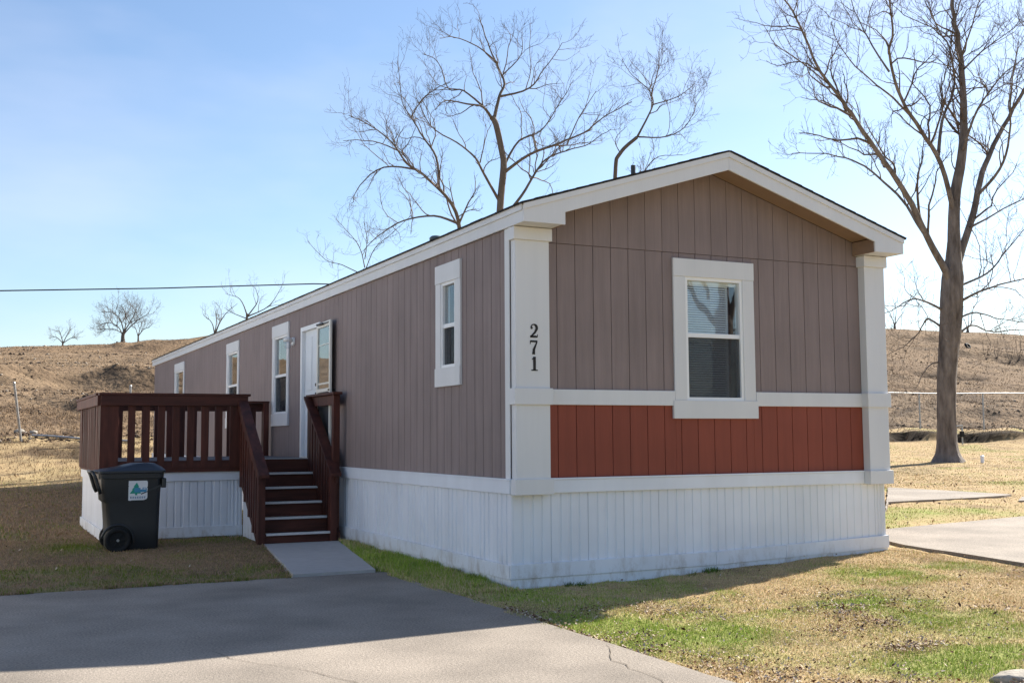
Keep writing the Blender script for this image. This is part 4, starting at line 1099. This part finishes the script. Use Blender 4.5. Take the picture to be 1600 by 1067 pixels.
tree('hilltop_tree', 'rounded bare tree alone on the hill crest, the largest up there', 'tree', (192, 527), D6,
     ([(192, 532), (192, 524), (195, 516)], .22, .17),
     [(X4((612, 330), (590, 290), (540, 270), (480, 290)), .09, .03, 1), (X4((618, 310), (600, 250), (560, 215), (510, 210)), .09, .03, -1), (X4((622, 310), (630, 250), (610, 190)), .09, .03, 1),
      (X4((624, 310), (660, 250), (680, 200)), .09, .03, -1), (X4((620, 325), (660, 280), (710, 240), (730, 225)), .09, .03, 1), (X4((618, 325), (560, 300), (490, 310)), .07, .03, -1)],
     21, BARK2, TWIG2, 1.5, 3, 2.0)
tree('hilltop_tree', 'smaller bare tree on the hill crest just right of the rounded one', 'tree', (215, 527), D6+2,
     ([(216, 532), (216, 524)], .10, .08), [(X4((690, 335), (680, 300), (665, 280)), .07, .02, 1), (X4((692, 335), (720, 300), (750, 285)), .07, .02, -1), (X4((690, 335), (705, 290), (715, 262)), .07, .02, .5)],
     22, BARK2, TWIG2, 1.2, 3, 1.8)
tree('hilltop_shrub', 'low hazy bare thicket on the hill crest at far left', 'shrub', (98, 537), D6,
     ([(98, 541), (98, 536)], .09, .08), [(X4((315, 372), (280, 340), (245, 345)), .07, .02, 1), (X4((315, 372), (300, 320), (285, 312)), .07, .02, -1), (X4((315, 372), (340, 320), (350, 305)), .07, .02, .5), (X4((315, 372), (360, 345), (390, 355)), .07, .02, .5)],
     23, BARK2, TWIG2, .8, 3, 1.3)
tree('hilltop_tree', 'distant bare tree on the skyline just right of the white corner column', 'tree', (1398, 512), 190,
     ([(1398, 520), (1398, 506)], .2, .15), [([(1398, 508), (1390, 490), (1380, 480)], .1, .03, 1), ([(1398, 508), (1400, 485), (1396, 468)], .1, .03, -1), ([(1398, 508), (1408, 492), (1414, 488)], .1, .03, 1)],
     25, BARK, TWIG, 2.4, 3, 1.3)
tree('hilltop_tree', 'faint bare tree on the skyline close behind the thick trunk', 'tree', (1512, 516), 190,
     ([(1512, 523), (1512, 512)], .2, .15), [([(1512, 514), (1506, 500), (1500, 494)], .1, .03, 1), ([(1512, 514), (1514, 498), (1512, 488)], .1, .03, -1), ([(1512, 514), (1520, 502), (1524, 500)], .1, .03, 1)],
     26, BARK, TWIG, 2.2, 3, 1.3)
big = bpy.data.objects['bare_tree']
def copy_tree(src, loc, rz, label, group=None):
    r = src.copy(); COL.objects.link(r); r.location = loc; r.rotation_euler = (0, 0, rz); r['label'] = label
    for ch in list(src.children):
        c = ch.copy(); COL.objects.link(c); c.parent = r
    return r
copy_tree(big, (21.5, -25.5, float(ground_z(21.5, -25.5))-.05), .6, 'bare tree across the drive, mirrored in the end wall window')
# brush on the slope behind the fence
for i, (px, py, h) in enumerate([(1541, 562, 26), (1578, 567, 30), (1592, 563, 38), (1557, 560, 20)]):
    dp = hit(px, py)[1]
    tree('hillside_brush', ['upright bare brush on the slope right of the thick trunk', 'bare brush clump on the slope, second from the right frame edge', 'tallest bare brush clump on the slope by the right frame edge', 'small faint bare brush high on the slope right of the thick trunk'][i], 'shrub', (px, py), dp,
         ([(px, py+3), (px, py-2)], .05, .04), [([(px, py), (px-4, py-h*.5), (px-6, py-h)], .035, .01, .5), ([(px, py), (px+3, py-h*.5), (px+2, py-h*.9)], .035, .01, -.5), ([(px, py), (px+7, py-h*.4), (px+10, py-h*.8)], .03, .01, .3)],
         30+i, BARK2, TWIG2, .8, 3, .6)

# ------------------------------------------------------------------ fence, posts, cable
FY = 26.6
def fz(x, y=FY): return float(base_z(x, y)+hill_extra(np.array(x), np.array(y)))
fence = thing('chain_link_fence', 'galvanised chain-link fence with a pale top rail at the foot of the slope', 'fence', (45, FY, fz(45)))
fx0, fx1, FH = 12.0, 75.0, 1.62
def topz(x): return float(np.interp(x, [12, 75], [3.02, 3.42]))
mb = MB(); xs = np.linspace(fx0, fx1, 40); mb.tube([(x, FY, topz(x)+.02*math.sin(x*.7)) for x in xs], .026, 8); mb.build('top_rail', STEEL, fence, smooth=True)
x = 13.3
while x < fx1:
    mb = MB(); mb.tube([(x, FY+.03, fz(x)-.3), (x, FY+.03, topz(x)+.02)], .034, 8); mb.build('fence_post', STEEL, fence); x += 3.85
V = []; F = []; st = .075; w = .0022
for sgn in (-1, 1):
    xx = fx0-FH
    while xx < fx1:
        za, zb = topz(xx)-FH, topz(xx)-.02
        xa, xb = (xx, xx+FH) if sgn > 0 else (xx+FH, xx)
        k = len(V); V += [(xa-w, FY-.04, za), (xa+w, FY-.04, za), (xb+w, FY-.04, zb), (xb-w, FY-.04, zb), ]
        F.append((k, k+1, k+2, k+3)); xx += st*1.414
o = put('chain_mesh', big_mesh('chain_mesh', np.array(V)-np.array(WL[fence.name]), np.array(F), STEEL), fence, tuple(WL[fence.name])); o['kind'] = 'stuff'
def lone_post(label, p0, p1, r=.035):
    o = thing('fence_post', label, 'fence post', tuple(p0), 'fence posts left of the house')
    mb = MB(); mb.tube([tuple(np.array(p0)-(0, 0, .25)), tuple(p0), tuple(p1)], r, 10); mb.tube([tuple(p1), tuple(np.array(p1)+(0, 0, .03))], [r*1.15, r*.6], 10)
    mb.build('post_pipe', STEEL, o); 
    return o
pa, ta = hit(33, 690); pb = P(22, 598, ta-.3)
lone_post('leaning metal fence post standing alone on the slope at far left', pa, pb)
pa2, ta = hit(204, 690); pb2 = P(204, 603, ta)
lone_post('upright metal fence post seen through the deck railing', pa2, pb2)
rl = [hit(px, py)[0]+np.array([0, 0, .06]) for px, py in ((50, 683), (75, 684), (100, 686), (125, 688), (160, 690), (205, 692))]
fr = thing('fallen_rail', 'fallen pale metal fence rail lying along the bank beside the deck', 'rail', tuple(rl[2]))
mb = MB(); mb.tube(rl, .035, 8); mb.build('rail_pipe', STEEL, fr)
cable = thing('overhead_cable', 'black utility cable crossing the sky behind the house', 'cable', (0, 62, 12))
def cz(x): return 16.35-.00*x
pts = []
A, B, C = P(-300, 452.5, 75), P(0, 454.3, 78), P(490, 443.5, 86)
D, E_ = P(1450, 479.5, 125), P(1750, 481, 140)
ctl = [A, B, P(245, 450.5, 82), C, P(800, 450, 96), P(1100, 470, 108), D, E_]
mb = MB(); mb.tube(ctl[:5], .045, 6); mb.build('cable_span', WIRE, cable, smooth=True)
mb = MB(); mb.tube(ctl[4:], .028, 6); mb.build('cable_span', WIRE, cable, smooth=True)

# small things on the right lawn
ped = thing('utility_pedestal', 'small grey metal utility pipe frame just right of the thick trunk', 'utility pedestal', tuple(P(1500, 688, 47)))
g0 = P(1500, 688, 47); gz = float(ground_z(g0[0], g0[1]))
mb = MB(); 
for a, b in (((1494, 690), (1494, 666)), ((1503, 690), (1503, 666))):
    t = P(*b, 47); mb.tube([(t[0], t[1], gz-.1), tuple(t)], .03, 8)
mb.tube([P(1493, 666, 47), P(1504, 665, 47)], .03, 8); mb.build('pipe_frame', STEEL, ped)
t = P(1503, 678, 46.9); MB().box(t[0]-.08, t[0]+.08, t[1]-.06, t[1]+.06, t[2]-.12, t[2]+.12).build('meter_box', RUBBER, ped, .01)
mk = P(1535, 722, 35.5); mz = float(ground_z(mk[0], mk[1]))
mk_o = thing('marker_post', 'short white marker post standing in the grass right of the trunk', 'marker', (mk[0], mk[1], mz))
mb = MB(); mb.tube([(mk[0], mk[1], mz-.05), (mk[0], mk[1], mz+.19)], .055, 12); mb.tube([(mk[0], mk[1], mz+.19), (mk[0], mk[1], mz+.21), (mk[0], mk[1], mz+.23)], [.065, .065, .03], 12); mb.build('marker_cap', SKIRT, mk_o, smooth=False)

def rock(p, s, seed, flat=.6):
    rng = np.random.default_rng(seed); bm = bmesh.new(); bmesh.ops.create_icosphere(bm, subdivisions=3, radius=1)
    for v in bm.verts:
        c = v.co; k = 1+.28*(fbm(np.array(c.x*1.3+seed), np.array(c.y*1.3+c.z*1.7), seed, 3)-.5)*2
        v.co = Vector((c.x*s[0]*k, c.y*s[1]*k, c.z*s[2]*k))
    me = bpy.data.meshes.new('boulder'); bm.to_mesh(me); bm.free()
    me.polygons.foreach_set('use_smooth', [True]*len(me.polygons))
    return put('boulder', me, None, p, ROCK)
rk, _ = hit(1583, 1062)
tag(rock((rk[0]+.06, rk[1]-.02, rk[2]-.02), (.20, .14, .075), 4), 'pale half-buried boulder in the leafy grass at the bottom right corner', 'boulder')
for i, (px, py, dp, s, lab) in enumerate([(30, 691, 34.0, .12, 'pale rock at the foot of the leaning fence post'), (52, 693, 34.0, .09, 'small pale rock just right of the leaning fence post')]):
    p = P(px, py, dp); z = float(ground_z(p[0], p[1])); tag(rock((p[0], p[1], z+.02), (s*1.3, s, s*.75), 40+i), lab, 'rock')
# old tyre on the slope
tp, td = hit(1512, 543); tz = tp[2]-.3
ty = thing('old_tyre', 'dark old tyre lying on the hillside right of the thick trunk', 'tyre', (tp[0], tp[1], tz))
mb = MB()
for i in range(24):
    a = 2*math.pi*i/24
    for j in range(8):
        b = 2*math.pi*j/8; r = .24+.12*math.cos(b); mb.v.append((tp[0]+r*math.cos(a), tp[1]+.14*math.sin(b)+.5*math.sin(a)*r, tz+.48+r*math.sin(a)*.85))
for i in range(24):
    for j in range(8): mb.f.append((i*8+j, i*8+(j+1) % 8, ((i+1) % 24)*8+(j+1) % 8, ((i+1) % 24)*8+j))
mb.build('tyre_ring', RUBBER, ty, smooth=True)

# ------------------------------------------------------------------ ground cover
def lawn_ok(x, y):
    bad = inside(DRV, x, y) | inside(WALK, x, y) | inside(HOUSE, x, y)
    for p in PADS: bad |= inside(p, x, y)
    bad |= (x > DX0-.02) & (x < 0) & (y > DY0-.02) & (y < DY1) | (x > SX0-.05) & (x < 0) & (y > 5.0) & (y < DY0)
    return ~bad
BV = []; BF = []; BC = []; bn = 0
def blades(n, x0, x1, y0, y1, hmin, hmax, wid, kz=1.0, zfun=None, tintfun=None, accept=None, lean=.9):
    global bn
    x = RNG.uniform(x0, x1, n); y = RNG.uniform(y0, y1, n); ok = (accept or lawn_ok)(x, y); x, y = x[ok], y[ok]; n = len(x)
    z = (zfun or ground_z)(x, y)-.004
    g = green_amt(x, y) if tintfun is None else np.zeros(n)
    h = RNG.uniform(hmin, hmax, n)*(1+.35*g)*(.6+.8*fbm(x/.3, y/.3, 81, 2)); a = RNG.uniform(0, 2*math.pi, n); ln = RNG.uniform(.25, lean, n)*(1-.35*g)
    dx, dy = np.cos(a)*h*ln, np.sin(a)*h*ln; wx, wy = -np.sin(a)*wid, np.cos(a)*wid
    hz_ = h*np.sqrt(np.clip(1-ln**2*.9, .1, 1))
    v = np.stack([np.stack([x-wx, y-wy, z], -1), np.stack([x+wx, y+wy, z], -1), np.stack([x+dx*.45+wx*.7, y+dy*.45+wy*.7, z+hz_*.65], -1), np.stack([x+dx*.45-wx*.7, y+dy*.45-wy*.7, z+hz_*.65], -1), np.stack([x+dx, y+dy, z+hz_], -1)], 1)
    if tintfun is None:
        isg = (RNG.random(n) < .12+.78*g)[:, None]; k = RNG.random(n)[:, None]
        tanc = np.array([.66, .50, .285])*(1-k)+np.array([.44, .32, .18])*k; grc = np.array([.40, .48, .085])*(1-k)+np.array([.20, .30, .045])*k
        c = np.where(isg, grc, tanc*1.1)
        blade_shade = (sstep(-.75, -1.1, x)*sstep(1.0, 1.7, y)*sstep(22.5, 20.5, y))[:, None]  # the house shadow on the left lawn, painted into the blade colours too
        c = c*(1-blade_shade)+c*np.array([.56, .51, .55])*blade_shade
    else: c = tintfun(x, y, n)
    BV.append(v.reshape(-1, 3)); i = np.arange(n)[:, None]*5+bn
    BF.append(np.concatenate([i+np.array([[0, 1, 2]]), i+np.array([[0, 2, 3]]), i+np.array([[3, 2, 4]])], 0)); bn += n*5
    BC.append(np.repeat(np.concatenate([c, np.ones((n, 1))], -1), 5, axis=0))
def flush(name, m):
    global BV, BF, BC, bn
    o = put(name, big_mesh(name, np.concatenate(BV), np.concatenate(BF), m, attr={'Tint': ('FLOAT_COLOR', np.concatenate(BC))}))
    stuff(o); BV = []; BF = []; BC = []; bn = 0; return o
blades(270000, -.75, 4.9, -6.0, .1, .008, .028, .0016)
blades(34000, -.68, .0, -.2, 5.1, .025, .06, .0024)
weedy = lambda x, y: lawn_ok(x, y) & (fbm(x/.22, y/.22, 97, 2) > .66)
wgreen = lambda x, y, n: np.array([.10, .16, .03])*(.5+RNG.random(n)[:, None])
blades(5000, -.02, 4.62, -.15, -.03, .03, .08, .003, accept=weedy, tintfun=wgreen)
blades(4000, -.15, -.03, .0, 5.0, .03, .08, .003, accept=weedy, tintfun=wgreen)
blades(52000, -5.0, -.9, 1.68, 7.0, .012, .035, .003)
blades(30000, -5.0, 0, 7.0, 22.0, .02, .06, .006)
blades(60000, 4.7, 18, -.5, 14, .012, .035, .004)
blades(60000, 10, 42, 8, 26, .015, .045, .007)
edge = lambda x, y: fbm(x/.30, y/.30, 99, 3) > .47
blades(9000, -.73, -.645, -6.0, 1.6, .02, .05, .002, accept=edge)
blades(6000, -6.0, -1.65, 1.62, 1.72, .02, .05, .003, accept=edge)
blades(1500, -1.66, -1.08, 1.7, 5.0, .02, .05, .003, accept=lambda x, y: lawn_ok(x, y) & (np.abs(x-(-1.62+.5*(y-1.66)/3.36)) < .05))
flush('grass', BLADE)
def hill_c(x, y, n):
    k = RNG.random(n)[:, None]; d = (RNG.random(n) < .07)[:, None]
    c = np.array([.29, .20, .12])*(1-k)+np.array([.17, .115, .068])*k
    return np.where(d, np.array([.09, .066, .05])*(.7+.6*k), c)
yes = lambda x, y: np.ones(len(x), bool)
blades(22000, -7, 6, 22, 34, .04, .11, .008, tintfun=hill_c, accept=yes)
blades(22000, -10, 12, 34, 70, .04, .10, .012, tintfun=hill_c, accept=yes)
blades(16000, -14, 20, 70, 150, .05, .12, .02, tintfun=hill_c, accept=yes)
blades(26000, 22, 60, 25.5, 40, .05, .13, .010, tintfun=hill_c, accept=yes)
blades(40000, 24, 90, 40, 80, .05, .13, .016, tintfun=hill_c, accept=yes)
blades(30000, 50, 170, 80, 150, .05, .14, .02, tintfun=hill_c, accept=yes)
flush('dry_hill_grass', BLADE)

# loose stones on the slope
def stones(n, x0, x1, y0, y1, smin, smax):
    global bn
    x = RNG.uniform(x0, x1, n); y = y0+(y1-y0)*RNG.random(n)**1.6; ok = (fbm(x/3, y/2.2, 101, 3) > .50); x, y = x[ok], y[ok]; n = len(x)
    z = ground_z(x, y); q = smin+(smax-smin)*RNG.random(n)**3; a = RNG.uniform(0, 6.3, n)
    base = np.array([[1, 0, 0], [0, 1, 0], [-1, 0, 0], [0, -1, 0], [0, 0, .75], [0, 0, -.5]], float)
    v = base[None]*RNG.uniform(.55, 1.25, (n, 6, 1)); v[:, 4, :2] += RNG.normal(0, .3, (n, 2))
    vx = v[..., 0]*np.cos(a)[:, None]-v[..., 1]*np.sin(a)[:, None]; vy = v[..., 0]*np.sin(a)[:, None]+v[..., 1]*np.cos(a)[:, None]
    v = np.stack([x[:, None]+vx*q[:, None], y[:, None]+vy*q[:, None], z[:, None]+v[..., 2]*q[:, None]], -1)
    BV.append(v.reshape(-1, 3)); i = np.arange(n)[:, None]*6+bn
    BF.append(np.concatenate([i+np.array([[k, (k+1) % 4, 4]]) for k in range(4)]+[i+np.array([[(k+1) % 4, k, 5]]) for k in range(4)], 0)); bn += n*6
    k = RNG.random(n)[:, None]; c = np.where(RNG.random((n, 1)) < .22, np.array([.28, .24, .195]), np.array([.09, .065, .048]))*(.6+.7*k)
    BC.append(np.repeat(np.concatenate([c, np.ones((n, 1))], -1), 6, axis=0))
stones(6000, -7, 5, 26.3, 60, .02, .11); stones(9000, 26, 95, 26.3, 75, .025, .15); stones(1500, -12, 14, 60, 120, .05, .20)
flush('hill_rubble', LEAFM)
# fallen leaves
def leaves(n, x0, x1, y0, y1, dens, smin, smax):
    global bn
    x = RNG.uniform(x0, x1, n); y = RNG.uniform(y0, y1, n); ok = lawn_ok(x, y) & (RNG.random(n) < dens(x, y)); x, y = x[ok], y[ok]; n = len(x)
    z = ground_z(x, y)+RNG.uniform(.018, .040, n); s = RNG.uniform(smin, smax, n); a = RNG.uniform(0, 2*math.pi, n)
    tx, ty_ = RNG.normal(0, .45, n), RNG.normal(0, .45, n); cu = RNG.uniform(.1, .6, n)
    def pt(lx, ly_, up):
        px = lx*np.cos(a)-ly_*np.sin(a); py = lx*np.sin(a)+ly_*np.cos(a)
        return np.stack([x+px*s, y+py*s, z+s*(up*cu+px*tx+py*ty_).clip(-.5, 1)], -1)
    v = np.stack([pt(-.6, 0, .35), pt(0, -.33, .25), pt(.6, 0, .35), pt(0, .33, .25), pt(0, 0, 0)], 1)
    pale = (RNG.random(n) < .55)[:, None]; k = RNG.random(n)[:, None]
    c = np.where(pale, np.array([.56, .47, .38])*(1-k)+np.array([.30, .215, .145])*k, np.array([.17, .085, .05])*(1-k)+np.array([.07, .04, .03])*k)
    BV.append(v.reshape(-1, 3)); i = np.arange(n)[:, None]*5+bn
    BF.append(np.concatenate([i+np.array([[0, 1, 4]]), i+np.array([[1, 2, 4]]), i+np.array([[2, 3, 4]]), i+np.array([[3, 0, 4]])], 0)); bn += n*5
    BC.append(np.repeat(np.concatenate([c, np.ones((n, 1))], -1), 5, axis=0))
def dl(x, y):
    c = sstep(.42, .66, fbm(x/.55, y/.38, 91, 3))
    near = sstep(-.8, -3.2, y)*sstep(-.75, .15, x)
    return np.clip(.06+.04*c+.9*near*c+.35*np.exp(-((x+.62)/.06)**2), 0, 1)
leaves(20000, -.68, 4.9, -6.0, .0, dl, .008, .024)
leaves(40000, -.68, 2.4, -5.4, -1.4, dl, .008, .023)
leaves(2500, -.4, 4.9, -6.0, -1.5, dl, .02, .04)
leaves(900, -.66, -.60, -6, -1.2, lambda x, y: np.ones(len(x)), .015, .035)
leaves(1500, 4.7, 20, -1, 18, lambda x, y: .35*np.ones(len(x)), .03, .06)
leaves(260, -5, 0, 1.7, 7, lambda x, y: .3*np.ones(len(x)), .02, .04)
flush('fallen_leaves', LEAFM)
